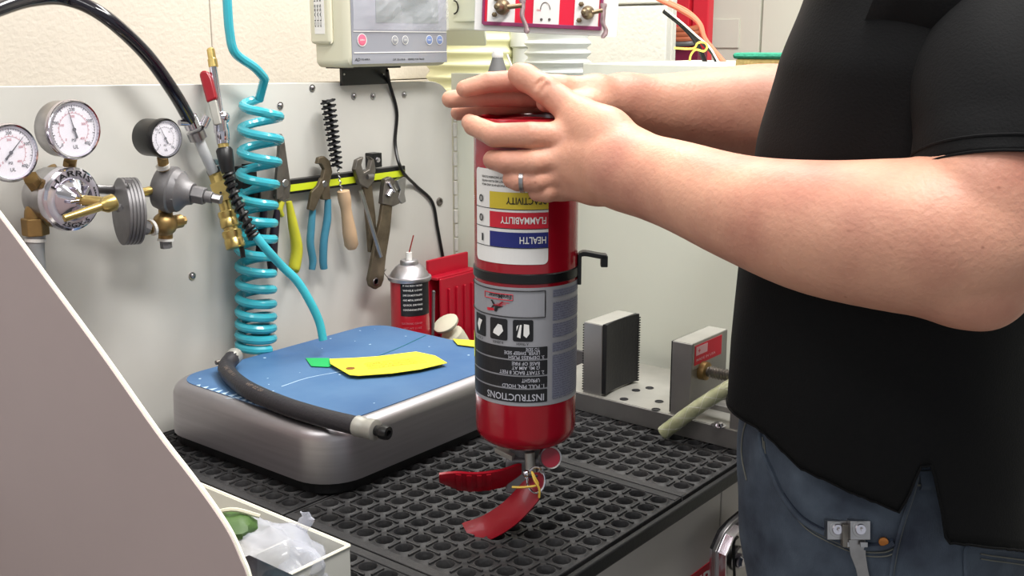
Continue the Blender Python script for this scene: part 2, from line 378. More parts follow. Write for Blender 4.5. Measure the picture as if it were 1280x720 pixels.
# ================================================================== enclosure: hinged back panel, right partition, ledge
XR = 1.43
bp = thing('back_panel', (.9, PYL, BT-.012), 'pale grey sheet metal back panel carrying the gauges and hand tools', 'panel')
zt0, zt1 = PY(0, 108, PYL).z, PY(425, 103, PYL).z
def topz(x): return zt0+(zt1-zt0)*(x-PY(0, 108, PYL).x)/(PY(425, 103, PYL).x-PY(0, 108, PYL).x)
poly = [(-.2, PYL, .886), (XR-.012, PYL, .886), (XR-.012, PYL, topz(1.4)-.05)]
for k in range(1, 8): a = PI/2*k/8; poly.append((XR-.062+.05*math.cos(a), PYL, topz(1.4)-.05+.05*math.sin(a)))
poly += [(XR-.062, PYL, topz(1.37)), (-.2, PYL, topz(-.2))]
obj('sheet', MB().prism(poly, (0, .012, 0)), M_PANEL, bp, bev=.0012)
hp = MB(); 
z = .95
kk = 0
while z < 1.315:
    hp.box((XR-.0105, PYL-.004, z), (XR-.003, PYL+.001, z+.024)) if kk % 2 == 0 else hp.box((XR-.0085, PYL-.002, z), (XR-.0005, PYL+.001, z+.024))
    z += .0255; kk += 1
obj('hinge', hp, M_PANEL, bp, bev=.0012)
def screw(px, py, r=.0045, par=bp, y=PYL, m_=M_CHRB):
    p = PY(px, py, y); mb = MB().lathe(p, (0, -1, 0), [(0, r*1.25), (.0012, r*1.25), (.0013, r*.8), (.003, r*.75), (.0042, r*.4), (.0045, 0)], 14)
    return obj('screw', mb, m_, par, smooth=True)
for q in ((350, 132), (442, 120), (466, 120), (240, 345), (390, 110), (505, 118)): screw(*q)
p = PY(549, 252, PYL)
obj('grommet', MB().lathe(p, (0, -1, 0), [(0, .0075), (.003, .0065), (.003, .004), (.0005, .0035)], 18), M_TOOL, bp, smooth=True)
part = thing('bench_partition', (XR, .8, .886), 'smooth pale painted partition wall behind the vise with white ledge above', 'partition')
zl0 = PX(729, 96, XR-.02).z
yl = PX(728, 90, XR-.02).y
obj('sheet', MB().box((XR, -.4, .886), (XR+.02, PYL+.012, zl0)), M_CABW, part, bev=.001)
obj('ledge', MB().box((XR-.02, -.4, zl0), (XR+.33, yl, PX(729, 79, XR-.02).z)), M_LEDGE, part, bev=.002)
LZ = PX(729, 79, XR-.02).z
# grey seam strip behind vise base
obj('base_strip', MB().box((XR-.006, .4, .888), (XR, 1.2, .915)), M_GREYM, part, bev=.001)

# pinkish side sheet in the left foreground
xp = .5
pts = [PX(-120, 110, xp), PX(0, 265, xp), PX(60, 346, xp), PX(130, 441, xp), PX(200, 540, xp), PX(240, 592, xp), PX(268, 630, xp), PX(290, 664, xp), PX(304, 695, xp), PX(314, 722, xp)]
lastp = pts[-1]
pts2 = pts+[Vector((xp, lastp.y-.012, .94)), Vector((xp, lastp.y-.016, .80)), Vector((xp, lastp.y-.016, .60))]
crv = bez(pts2, 5)
ss = thing('side_sheet', (xp, .9, .888), 'large pinkish grey curved side sheet with cream edge, left foreground', 'panel')
poly = crv+[Vector((xp, PYL-.002, .60)), Vector((xp, PYL-.002, crv[0].z+.1))]
obj('sheet', MB().prism(poly, (-.004, 0, 0)), M_PINK, ss)
obj('edge_strip', MB().tube([p+Vector((-.001, 0, 0)) for p in crv], .0021, 6), M_EDGE, ss, smooth=True)

# white bin with plastic bag
zb_ = BT+.05
c1 = PX(437, 684, .652); c2 = PX(245, 601, .652)
bz = (c1.z+c2.z)/2; by0 = c1.y; by1 = c2.y+.02; bx1 = .652; bx0 = .512
bn = thing('storage_bin', ((bx0+bx1)/2, (by0+by1)/2, BT), 'open white sheet metal bin with cream rim beside the side sheet', 'bin')
th = .0025
mb = MB().box((bx0, by0, BT), (bx1, by0+th, bz)).box((bx0, by1-th, BT), (bx1, by1, bz)).box((bx0, by0+th, BT), (bx0+th, by1-th, bz)).box((bx1-th, by0+th, BT), (bx1, by1-th, bz)).box((bx0+th, by0+th, BT), (bx1-th, by1-th, BT+.003))
obj('tray', mb, mat('white_sheet', (205, 204, 196), .5), bn)
rm = MB()
for a, b in (((bx0, by0), (bx1, by0)), ((bx1, by0), (bx1, by1)), ((bx1, by1), (bx0, by1)), ((bx0, by1), (bx0, by0))):
    rm.tube([(a[0], a[1], bz), (b[0], b[1], bz)], .0017, 6)
obj('rim', rm, M_EDGE, bn)
obj('divider', MB().box((bx0+th, by0+.075, BT+.003), (bx1-th, by0+.077, bz-.012)), MATS['white_sheet'], bn)
# bag
def crumple(c, sc, seed, n=26, amp=.35, top=None):
    rnd = random.Random(seed); ks = [(Vector((rnd.uniform(-1, 1), rnd.uniform(-1, 1), rnd.uniform(-1, 1))).normalized()*rnd.uniform(3, 7), rnd.uniform(0, 6)) for _ in range(9)]
    t = MB().ball((0, 0, 0), 1, n); out = []
    for v in t.v:
        d = sum(abs(math.sin(v.dot(k_)+f)) for k_, f in ks)/9-.6
        q = v*(1+amp*d*2); out.append(Vector(c)+Vector((q.x*sc[0], q.y*sc[1], q.z*sc[2])))
    return MB().add(out, t.f)
bagc = PX(340, 680, .60)
mb = crumple((.607, bagc.y+.01, BT+.031), (.036, .065, .028), 3, 30, .5)
o_ = obj('plastic_bag', mb, M_BAG); o_.data.shade_smooth(); tag(o_, 'crumpled clear plastic bag lying in the white bin', 'bag')
q = PX(378, 655, .635); mb = crumple((.632, q.y, bz+.004), (.012, .014, .020), 8, 16, .5)
tw = [PX(376, 690, .63), PX(372, 668, .632), PX(380, 650, .634), PX(377, 641, .634)]
mbt = MB().ribbon(bez(tw, 4), (0, -1, .2), (-1, 0, 0), [.018]*6+[.022]*3+[.012]*4, .0015, .003)
k_ = obj('bag_corner', mbt, M_BAG, None); bpy.data.objects.remove(k_)
mbt2 = MB().add(mb.v, mb.f).add(mbt.v, mbt.f)
o2 = obj('bag_corner', MB().add(mbt.v, mbt.f), M_BAG, o_)
o2.location = (0, 0, 0)
gp = PX(292, 655, .6)
gw = thing('cable_bundle', (.58, gp.y, BT+.004), 'small green and cream wrapped bundle in the white bin behind the bag', 'bundle')
q = PX(290, 657, .592)
obj('green_wrap', crumple(q, (.022, .026, .012), 5, 18, .3), mat('green_wrap', (70, 100, 48), .5), gw, smooth=True)
obj('band', MB().tube(bez([q+Vector((-.02, .02, .010)), q+Vector((0, .0, .017)), q+Vector((.02, -.018, .008))], 5), .0022, 6), M_CREAM, gw, smooth=True)
# black flat bar in front of the bag
q1 = PX(311, 699, .565); q2 = PX(392, 724, .565)
br = obj('black_box', MB().box((bx0+.006, q2.y-.0-.001, BT+.004), (.566, q1.y, (q1.z+q2.z)/2)), M_BLKG, bev=.002); tag(br, 'small black glossy box standing in the front of the white bin', 'box')

# ================================================================== bench scale
sz = .983; sb = .915
SX0, SX1, SY0, SY1 = .772, 1.175, .889, 1.222
sc_ = thing('bench_scale', ((SX0+SX1)/2, (SY0+SY1)/2, BT), 'low stainless steel bench scale with a scuffed blue film top', 'scale')
def rrect(x0, x1, y0, y1, r, z, n=8):
    out = []
    for cx, cy, a in ((x1-r, y1-r, 0), (x0+r, y1-r, 90), (x0+r, y0+r, 180), (x1-r, y0+r, 270)):
        for k in range(n+1): t = math.radians(a+90*k/n); out.append((cx+r*math.cos(t), cy+r*math.sin(t), z))
    return out
def loft(rings, close0=False, close1=False):
    mb = MB(); n = len(rings[0]); vs = [p for r in rings for p in r]
    fs = [(j*n+i, j*n+(i+1)%n, (j+1)*n+(i+1)%n, (j+1)*n+i) for j in range(len(rings)-1) for i in range(n)]
    if close0: fs.append(tuple(range(n-1, -1, -1)))
    if close1: fs.append(tuple((len(rings)-1)*n+i for i in range(n)))
    return mb.add(vs, fs)
rings = []
rr = .017
rings.append(rrect(SX0+.004, SX1-.004, SY0+.004, SY1-.004, .048, sb))
rings.append(rrect(SX0-.002, SX1+.002, SY0-.002, SY1+.002, .054, sb))
for k in range(7):
    a = PI/2*k/6; i = rr*(1-math.cos(a)); rings.append(rrect(SX0+i, SX1-i, SY0+i, SY1-i, .052-i*.6, sz-rr+rr*math.sin(a)))
i = rr+.001; rings.append(rrect(SX0+i, SX1-i, SY0+i, SY1-i, .042, sz))
obj('pan', loft(rings, True, True), M_STEEL, sc_, smooth=True)
i = .0165; obj('blue_film', loft([rrect(SX0+i, SX1-i, SY0+i, SY1-i, .040, sz), rrect(SX0+i, SX1-i, SY0+i, SY1-i, .040, sz+.0008)], False, True), M_BLUE, sc_)
scr = MB()
rnd = random.Random(2)
def scratch(pl, wdt):
    pl = [PZ(a, b, sz+.0012) for a, b in pl]; scr.ribbon(bez(pl, 3), (-.5, 1, 0), Z, wdt, .0003, 0, 1)
scratch([(352, 483), (385, 472), (428, 464)], .0016); scratch([(283, 498), (300, 496), (318, 492)], .002)
for _ in range(26):
    x, y = rnd.uniform(SX0+.03, SX1-.03), rnd.uniform(SY0+.03, SY1-.03); r_ = rnd.uniform(.0006, .002); a = rnd.uniform(0, 6)
    scr.prism([(x+r_*math.cos(t)*rnd.uniform(.5, 1.5), y+r_*math.sin(t)*rnd.uniform(.5, 1.5), sz+.0009) for t in (0, 1.2, 2.5, 3.7, 5)], (0, 0, .0002))
# torn film along the left front edge
for k in range(16):
    t = k/15; a = Vector((SX0+.016, SY0+.06+t*.2, sz+.0009)); l_ = rnd.uniform(.004, .02)*(1-abs(t-.5))
    scr.prism([a, a+Vector((l_, .003+rnd.uniform(0, .004), 0)), a+Vector((0, .008, 0))], (0, 0, .0002))
tag(obj('scuff', scr, mat('scuff', (176, 200, 222), .5), sc_), kind='stuff')
gl = MB().ribbon(bez([PZ(470, 446, sz+.0012), PZ(500, 434, sz+.0012), PZ(532, 419, sz+.0012)], 4), (-.5, 1, 0), Z, .002, .0003, 0, 1)
obj('green_line', gl, mat('green_line', (22, 96, 110), .5), sc_)
obj('base', loft([rrect(SX0+.003, SX1-.003, SY0+.003, SY1-.003, .045, BT+.002), rrect(SX0+.003, SX1-.003, SY0+.003, SY1-.003, .045, sb+.001)], True, True), M_BLK, sc_)
for x, y in ((SX0+.05, SY0+.05), (SX1-.05, SY0+.05), (SX0+.05, SY1-.05), (SX1-.05, SY1-.05)):
    obj('foot', MB().cyl((x, y, BT), (x, y, BT+.01), .016), M_BLK, sc_)

# black hose on scale
hz = sz+.0118
hs = thing('rubber_hose', PZ(400, 500, sz), 'short length of black printed rubber hose with silver ferrules lying on the scale', 'hose')
H = [PZ(287, 447, hz+.012), PZ(283, 462, hz), PZ(305, 484, hz), PZ(350, 505, hz), PZ(400, 521, hz), PZ(449, 533, hz)]
H[0] = PZ(290, 448, hz+.006)
hc = bez(H, 8)
obj('tube', MB().tube(hc, .0110, 14), mat('hose_rubber', (44, 42, 46), .5, bump=.3, bs=300), hs, smooth=True)
d = (hc[-1]-hc[-3]).normalized(); e = hc[-1]
obj('ferrule', MB().lathe(e-d*.004, d, [(0, .0112), (.001, .0122), (.009, .0120), (.011, .0110), (.018, .0118), (.0275, .0122), (.0285, .0105)], 20), M_ALUL, hs, smooth=True)
obj('end_plug', MB().lathe(e+d*.024, d, [(0, .006), (.006, .0065), (.008, .0083), (.014, .0084), (.018, .0075), (.0185, .004), (.012, .0035)], 16), M_BLK, hs, smooth=True)
d0 = (hc[0]-hc[2]).normalized()
obj('ferrule', MB().lathe(hc[0]-d0*.004, d0+Vector((.3, .1, 0)), [(0, .0102), (.002, .011), (.014, .0112), (.018, .009)], 18), M_ALUL, hs, smooth=True)
obj('fitting_screw', MB().lathe(hc[0]+Vector((-.02, .0, 0)), (-1, 0, 0), [(0, .003), (.006, .003), (.0065, .001)], 10), M_TOOL, hs, smooth=True)
t = MB()
def along(path, start, rad):
    L = [0]
    for a, b in zip(path, path[1:]): L.append(L[-1]+(b-a).length)
    def fn(u, v):
        s = start+u; i = max(0, min(len(path)-2, next((k for k in range(len(L)-1) if L[k+1] > s), len(L)-2)))
        p = path[i].lerp(path[i+1], (s-L[i])/(L[i+1]-L[i])); tg = (path[i+1]-path[i]).normalized(); side = Z.cross(tg).normalized()
        ang = v/rad - .55; return p + (Z*math.cos(ang)+side*math.sin(ang))*rad
    return fn
text(t, 'SAE 100 R1', along(hc, .05, .0113), .005, .045); text(t, 'WP 02 20', along(hc, .135, .0113), .005, .04)
obj('print', t, mat('hose_print', (112, 100, 92), .6), hs, recalc=False)
# tags
def card(name, quad, z, m_, label, cat, lift=0):
    pl = [PZ(a, b, z) for a, b in quad]
    o = obj(name, MB().prism(pl, (0, 0, .0006)), m_); return tag(o, label, cat) if label else o
yt = thing('inspection_tag', PZ(490, 455, sz+.006), 'yellow card inspection tag with brass eyelet lying on the blue scale', 'tag')
def zc(px): return sz+.004+.012*max(0, 1-((px-470)/60.0)**2)
qs = [(413, 455), (412, 449), (440, 448), (470, 446), (520, 440), (544, 445), (559, 454), (525, 462), (490, 467), (448, 470), (437, 469)]
a = [PZ(px, py, sz+.006) for px, py in qs]
obj('card', MB().prism(a, (0, 0, .0007)), M_YTAG, yt)
c = PZ(438, 460.5, sz+.0068)
obj('eyelet', MB().lathe(c, Z, [(0, .0062), (.0004, .0062), (.0008, .004), (.0002, .002)], 16), mat('eyelet_brown', (130, 84, 30), .5), yt, smooth=True)
u_ = (PZ(545, 449, sz)-PZ(470, 458, sz)).normalized(); v_ = Z.cross(u_)
t = MB(); o0 = PZ(462, 462, sz+.0069)
for k, s in enumerate(('DATE RECEIVED', 'SERVICE REQUIRED', 'NAME OF OWNER')):
    text(t, s, planefn(o0+v_*(.006+.009*k), u_, v_), .0032, .07)
for k in range(4): t.obox(o0+v_*(.0035+.009*k)+u_*.042, u_*.04, v_*.0002, Z*.0001)
obj('print', t, mat('tag_print', (170, 130, 40), .6), yt, recalc=False)
gt = obj('green_tag', MB().prism([PZ(382, 448, sz+.002), PZ(411, 448, sz+.004), PZ(416, 457, sz+.003), PZ(410, 459, sz+.002), PZ(389, 458, sz+.002)], (0, 0, .0006)), M_GTAG); tag(gt, 'small green paper tag tucked beneath the yellow card', 'tag')
yk = obj('card_slip', MB().prism([PZ(566, 424, sz+.003), PZ(596, 426, sz+.003), PZ(596, 434, sz+.003), PZ(572, 431, sz+.003)], (0, 0, .0006)), M_YTAG); tag(yk, 'small yellow card slip on the back right edge of the scale', 'tag')

# ================================================================== text-bearing gauges
def dial_gauge(name, label, px, py, rpx, yface, need, body_m, bez_m, nrm=(.0, -1, 0), ddepth=.03, numer=('0', '100', '200', '300', '400'), small=False):
    c = PY(px, py, yface); r = rpx*depth(c)/FPX; n = Vector(nrm).normalized(); u = n.cross(Z).normalized()*-1; v = Z
    u = Vector((-n.y, n.x, 0)).normalized(); 
    v = n.cross(u).normalized()
    if v.z < 0: v = -v
    g = thing(name, c-n*ddepth, label, 'gauge')
    obj('case', MB().lathe(c-n*ddepth, n, [(0, r*.62), (0, r*.9), (.002, r*.94), (ddepth-.006, r*.94), (ddepth-.006, r*.98)], 40), body_m, g, smooth=True)
    obj('bezel', MB().lathe(c-n*.006, n, [(0, r*.97), (.001, r), (.006, r), (.0085, r*.96), (.008, r*.9), (.004, r*.88)], 40), bez_m, g, smooth=True)
    rf = r*.88
    obj('dial', MB().lathe(c-n*.002, n, [(0, rf), (.0003, rf), (.0004, 0)], 36), mat('dial_white', (244, 240, 246), .35), g)
    o = c-n*.0012
    mk = MB(); mr = MB()
    def pt(a, rr, h=0): return o+u*(rr*math.cos(a))+v*(rr*math.sin(a))+n*h
    for k in range(41):
        a = math.radians(225-270*k/40); L_ = .10 if k % 5 == 0 else .05; wd = .0028*r/.04*(.22 if k % 5 else .35)
        d = u*math.cos(a)+v*math.sin(a); e_ = n.cross(d)
        mk.obox(o+d*rf*(.93-L_/2), d*rf*L_/2, e_*wd/2, n*.00005)
        if k % 2 == 0: mr.obox(o+d*rf*.66, d*rf*.025, e_*wd/2, n*.00005)
    m0 = 8
    for k in range(32):
        a0, a1 = math.radians(225-270*k/32), math.radians(225-270*(k+1)/32)
        mr.add([pt(a0, rf*.62), pt(a1, rf*.62), pt(a1, rf*.635), pt(a0, rf*.635)], [(0, 1, 2, 3)])
        mk.add([pt(a0, rf*.92), pt(a1, rf*.92), pt(a1, rf*.935), pt(a0, rf*.935)], [(0, 1, 2, 3)])
    for k, s in enumerate(numer):
        a = math.radians(225-270*k/(len(numer)-1)); h = rf*.12
        text(mk, s, planefn(pt(a, rf*.76)-u*h*.35*len(s)-v*h*.5, u, v), h)
        text(mr, s, planefn(pt(a, rf*.50)-u*h*.3*len(s)-v*h*.4, u, v), h*.8)
    text(mk, 'PSI', planefn(pt(-PI/2, rf*.45)-u*rf*.12, u, v), rf*.11); text(mk, 'UL', planefn(pt(-PI/2, rf*.72)-u*rf*.08, u, v), rf*.14)
    obj('black_marks', mk, M_INK, g, recalc=False); obj('red_marks', mr, M_PINKI if not small else M_INK, g, recalc=False)
    a = math.radians(need); d = u*math.cos(a)+v*math.sin(a); e_ = n.cross(d)
    nd = MB().prism([o-d*rf*.35+e_*rf*.05+n*.001, o-d*rf*.35-e_*rf*.05+n*.001, o-e_*rf*.025+n*.001, o+d*rf*.82-e_*rf*.006+n*.001, o+d*rf*.82+e_*rf*.006+n*.001, o+e_*rf*.025+n*.001], n*.0004)
    nd.lathe(o+n*.0008, n, [(0, rf*.08), (.001, rf*.07), (.0012, 0)], 12)
    obj('needle', nd, M_INK, g)
    obj('lens', MB().lathe(c+n*.004, n, [(0, rf), (.0006, rf*.6), (.0008, 0)], 36), M_GLASS, g, smooth=True)
    return g, c, r, n
g1, c1_, r1, n1 = dial_gauge('pressure_gauge', 'chrome-rimmed white pressure gauge at the left edge, partly cut off', 14, 191, 37, 1.175, 45, M_CHRB, M_CHR, (.10, -1, 0.0))
g2, c2_, r2, n2 = dial_gauge('pressure_gauge', 'upper chrome-rimmed white pressure gauge above the chrome regulator', 93, 162, 37.5, 1.175, 105, M_CHRB, M_CHR, (.10, -1, 0))
g3, c3_, r3, n3 = dial_gauge('pressure_gauge', 'small black-cased pressure gauge beside the black hose clamp', 207, 173, 25, 1.165, 117, M_BLK, M_BLK, (.12, -1, 0), .035, ('0', '30', '60', '100'), True)

# chrome regulator
rg = thing('pressure_regulator', PY(90, 250, PYL), 'round chrome gas regulator with brass tee handle below two gauges', 'regulator')
rc = PY(92, 249, 1.185); rr = 41*depth(rc)/FPX; n = Vector((.10, -1, 0)).normalized(); u = Vector((-n.y, n.x, 0)).normalized(); v = Z
obj('body', MB().lathe(rc-n*.055, n, [(0, rr*.8), (.01, rr*.92), (.03, rr*.95), (.045, rr*.98)], 36), M_CHRB, rg, smooth=True)
obj('bonnet', MB().lathe(rc-n*.012, n, [(0, rr), (.004, rr*1.0), (.010, rr*.97), (.012, rr*.90), (.012, rr*.66), (.016, rr*.6), (.022, rr*.34), (.028, rr*.24)], 40), M_CHR, rg, smooth=True)
ringm = MB().lathe(rc-n*.0005, n, [(.0008, rr*.90), (.0012, rr*.86), (.0012, rr*.68), (.0008, rr*.66)], 40)
obj('name_ring', ringm, mat('ring_face', (206, 202, 216), .3, .7), rg, smooth=True)
def arcfn(c, rad, a_start, inward=False):
    def fn(a, b):
        if not inward: t_ = a_start-a/rad; q = rad+b
        else: t_ = a_start+a/rad; q = rad-b
        return c+(u*math.cos(t_)+v*math.sin(t_))*q+n*.0016
    return fn
t = MB(); text(t, 'HARRIS', arcfn(rc, rr*.71, math.radians(150)), rr*.17, rr*.71*math.radians(112)); text(t, '25GX-5', arcfn(rc, rr*.86, math.radians(235), True), rr*.14, rr*.86*math.radians(70))
for k in range(9):
    a = math.radians(20-6*k); t.obox(rc+(u*math.cos(a)+v*math.sin(a))*rr*.78+n*.0012, u*rr*.02, v*rr*.03, n*.0002)
obj('lettering', t, M_INK, rg, recalc=False)
fx = MB()
for k in range(6):
    a = k*PI/3; fx.obox(rc+n*.012+(u*math.cos(a)+v*math.sin(a))*rr*.3, (u*math.cos(a)+v*math.sin(a))*rr*.16, (v*math.cos(a)-u*math.sin(a))*rr*.05, n*.008)
obj('fins', fx, M_CHR, rg, bev=.001)
h0 = PY(112, 252, 1.165); 
obj('screw_stem', MB().cyl(rc+n*.01, rc+n*.05+Vector((.012, 0, -.002)), .0065, n=16), M_BRASS, rg, smooth=True)
ha, hb = PY(80, 273, 1.130), PY(132, 256, 1.125)
obj('tee_handle', MB().cyl(ha, hb, .0042, .0055, 16).lathe(hb, (hb-ha), [(-.006, .0058), (0, .0095), (.010, .0098), (.012, .008), (.012, 0)], 20), M_BRASS, rg, smooth=True)
# fittings under gauges
obj('stem', MB().cyl(PY(62, 210, 1.22), PY(78, 232, 1.22), .008).cyl(PY(88, 200, 1.20), PY(86, 215, 1.21), .008, n=6), M_BRASSD, rg)
obj('stem', MB().cyl(PY(38, 222, 1.20), PY(56, 246, 1.22), .009, n=6), M_BRASSD, rg)
obj('elbow', MB().tube(bez([PY(60, 255, 1.225), PY(44, 262, 1.22), PY(43, 285, 1.22)], 5), .011, 12), M_BRASSD, rg, smooth=True)
obj('hex_nut', MB().cyl(PY(43, 272, 1.22), PY(45, 294, 1.22), .0155, n=6), M_BRASSD, rg, bev=.0015)
hz_ = [PY(45, 292, 1.22), PY(44, 310, 1.22), PY(46, 345, 1.225), PY(48, 420, 1.23), PY(50, 520, 1.235)]
gh = obj('grey_hose', MB().tube(bez(hz_, 6), .0105, 12), mat('grey_tube', (150, 152, 154), .4), None, smooth=True); tag(gh, 'grey hose running down from the brass nut at far left', 'hose')
obj('white_tape', MB().cyl(PY(44, 298, 1.22), PY(44, 302, 1.22), .0118), M_WPL, rg)

# second regulator
r2_ = thing('pressure_regulator', PY(215, 240, PYL), 'grey cast regulator with bolt bonnet and brass cross fitting below small black gauge', 'regulator')
def pp(px, py, y): return PY(px, py, y)
obj('inlet_pipe', MB().cyl(pp(120, 236, 1.215), pp(192, 241, 1.215), .006), M_CHRB, r2_, smooth=True)
obj('yellow_pipe', MB().cyl(pp(150, 248, 1.20), pp(196, 236, 1.20), .0055), M_BRASS, r2_, smooth=True)
dc = pp(161, 264, 1.185); dr = 42*depth(dc)/FPX; dn = Vector((1, -.30, -.05)).normalized()
kn = MB(); prof = []
for k in range(5): prof += [(k*.0042, dr*.97), (k*.0042+.0006, dr), (k*.0042+.003, dr), (k*.0042+.0036, dr*.97)]
kn.lathe(dc-dn*.010, dn, [(0, dr*.2)]+prof+[(.021, dr*.2)], 40)
obj('ribbed_wheel', kn, M_GREYM, r2_, smooth=True, ang=25)
obj('wheel_cap', MB().cyl(pp(161, 224, 1.16), pp(161, 229, 1.16), .0045), M_GREYM, r2_)
obj('wheel_pin', MB().cyl(pp(147, 258, 1.17), pp(150, 262, 1.17), .005), M_GREYM, r2_)
bc = pp(213, 237, 1.20); bn2 = Vector((.55, -.85, -.18)).normalized()
obj('body', MB().lathe(bc-bn2*.02, bn2, [(0, .018), (.004, .026), (.018, .030), (.024, .0305), (.026, .028), (.034, .026), (.042, .0165), (.050, .014)], 32), M_GREYM, r2_, smooth=True)
bo = MB()
bu, bv, _ = frame(bn2)
for k in range(6):
    a = k*PI/3+.3; p = bc+bn2*.006+(bu*math.cos(a)+bv*math.sin(a))*.0235; bo.cyl(p-bn2*.004, p+bn2*.008, .0035, n=6)
obj('bolts', bo, M_GREYM, r2_)
e0 = bc+bn2*.03
obj('lock_nut', MB().cyl(e0, e0+bn2*.016, .012, n=6).cyl(e0+bn2*.016, e0+bn2*.026, .0075), M_GREYM, r2_, bev=.001)
obj('adjust_bolt', MB().cyl(e0+bn2*.026, e0+bn2*.038, .0065, n=6), M_CHRB, r2_, bev=.001)
obj('gauge_stem', MB().cyl(pp(203, 197, 1.19), pp(205, 212, 1.195), .007, n=8), M_BRASSD, r2_)
obj('white_tape', MB().cyl(pp(203, 206, 1.192), pp(204, 210, 1.193), .0085), M_WPL, r2_)
cr = MB().cyl(pp(186, 284, 1.21), pp(226, 276, 1.21), .009).cyl(pp(207, 262, 1.21), pp(207, 300, 1.21), .009).ball(pp(206, 280, 1.205), .016)
cr.cyl(pp(186, 286, 1.21), pp(180, 287, 1.21), .0075, n=6).cyl(pp(226, 276, 1.21), pp(231, 275, 1.21), .006, n=6)
obj('brass_cross', cr, M_BRASSD, r2_, smooth=True)
obj('white_tape', MB().cyl(pp(189, 285, 1.208), pp(192, 284, 1.208), .0105).cyl(pp(207, 298, 1.21), pp(207, 301, 1.21), .0105), M_WPL, r2_)
obj('pipe_plug', MB().cyl(pp(207, 301, 1.21), pp(208, 310, 1.21), .0075, n=6), M_GREYM, r2_)
obj('pipe_plug', MB().cyl(pp(186, 286, 1.208), pp(177, 282, 1.21), .009, n=10), M_GREYM, r2_)

# black arched hose
ah = thing('air_hose', PY(245, 160, 1.22), 'thick glossy black hose arching across the upper left wall', 'hose')
hp_ = [P(-60, 35, 1.15), P(-5, 12, 1.2), P(40, -1, 1.25), P(85, -1, 1.3), P(130, 20, 1.31), P(180, 65, 1.35), P(215, 112, 1.39), P(240, 155, 1.44)]
obj('tube', MB().tube(bez(hp_, 8), .0088, 14), M_BLKG, ah, smooth=True)
t = MB(); hpb = bez(hp_, 8)
e = hp_[-1]; d = (P(255, 190, 1.46)-e).normalized()
obj('hose_clamp', MB().lathe(e-d*.012, d, [(0, .0098), (.001, .0108), (.017, .0108), (.018, .0098)], 18).cyl(e+Vector((.012, -.006, -.004)), e+Vector((.020, -.006, .008)), .006, n=14).cyl(e+Vector((-.022, -.004, .003)), e+Vector((-.008, -.004, .002)), .004), M_CHR, ah, smooth=True)
obj('clamp_band', MB().lathe(e+d*.010, d, [(0, .0102), (.0006, .012), (.012, .012), (.0125, .0102)], 18), M_CHRB, ah, smooth=True)
obj('clear_tube', MB().tube(bez([e+d*.012, P(255, 190, 1.46), P(266, 214, 1.48)], 5), .0072, 12), mat('cloudy_tube', (188, 190, 192), .3), ah, smooth=True)
cpl = [P(264, 204, 1.49), P(272, 228, 1.49), P(280, 255, 1.49), P(288, 285, 1.49), P(294, 311, 1.49)]
def seglathe(a, b, prof, n=18): L = (b-a).length; return MB().lathe(a, b-a, [(h*L, r_) for h, r_ in prof], n)
obj('chrome_union', seglathe(cpl[0]-d*.004, P(270, 217, 1.49), [(0, .007), (.1, .0095), (.5, .0095), (.6, .011), (1, .011)], 8), M_CHRB, ah)
brass = MB(); brass.add(*[getattr(seglathe(P(269, 214, 1.49), P(275, 232, 1.49), [(0, .0105), (1, .0105)], 6), k) for k in 'vf'])
for a, b, r_, nn in (((273, 229), (281, 252), .0145, 4), ((280, 250), (284, 266), .0085, 14), ((283, 264), (288, 284), .0125, 20), ((288, 284), (290, 290), .010, 14), ((289, 288), (295, 310), .0135, 20)):
    s_ = seglathe(P(*a, 1.49), P(*b, 1.49), [(0, r_*.92), (.06, r_), (.3, r_), (.36, r_*.93), (.5, r_*.93), (.56, r_), (.94, r_), (1, r_*.92)] if nn > 14 else [(0, r_), (1, r_)], nn); brass.add(s_.v, s_.f)
obj('brass_coupler', brass, M_BRASS, ah, smooth=True)
obj('coupler_hole', MB().lathe(P(276, 241, 1.472), -FW, [(0, .0018), (.0005, .0018), (.0006, 0)], 10), M_INK, ah)

# red lever valve with spring strain relief
lv = thing('ball_valve', P(275, 150, 1.5), 'chrome air valve with red lever and brass tip standing above the cyan coil', 'valve')
D1 = 1.47
obj('brass_tip', seglathe(P(263, 60, D1), P(267, 84, D1), [(0, .0035), (.08, .0055), (.55, .0055), (.6, .0065), (1, .0065)], 12), M_BRASS, lv, smooth=True)
obj('pipe', seglathe(P(266, 82, D1), P(279, 180, D1), [(0, .0055), (.6, .0058), (.62, .010), (.85, .010), (.86, .0085), (1, .0085)], 14), M_CHR, lv, smooth=True)
obj('handle_base', MB().prism([P(259, 126, D1-.012), P(270, 124, D1-.012), P(277, 155, D1-.012), P(267, 157, D1-.012)], FW*.012), M_ALUL, lv, bev=.002)
obj('lever', MB().prism([P(248, 92, D1-.014), P(252, 87, D1-.014), P(259, 88, D1-.014), P(264, 96, D1-.014), P(271, 123, D1-.014), P(258, 129, D1-.014)], FW*.014), M_REDL, lv, bev=.004)
obj('valve_ball', MB().ball(P(279, 147, D1), .009), M_CHR, lv, smooth=True)
obj('ferrule', seglathe(P(276, 154, D1), P(279, 176, D1), [(0, .0085), (.05, .0092), (.3, .0085), (.35, .0095), (.9, .0095), (1, .0088)], 16), M_CHR, lv, smooth=True)
obj('brass_collar', seglathe(P(278, 174, D1), P(280, 186, D1), [(0, .006), (.1, .0075), (.9, .0075), (1, .006)], 12), M_BRASS, lv, smooth=True)
obj('boot', seglathe(P(280, 185, D1), P(285, 216, D1), [(0, .0095), (.1, .0115), (.6, .0105), (1, .0085)], 18), M_BLK, lv, smooth=True)
sp = bez([P(285, 214, D1), P(290, 235, D1), P(300, 260, D1), P(312, 285, D1), P(318, 297, D1)], 20)
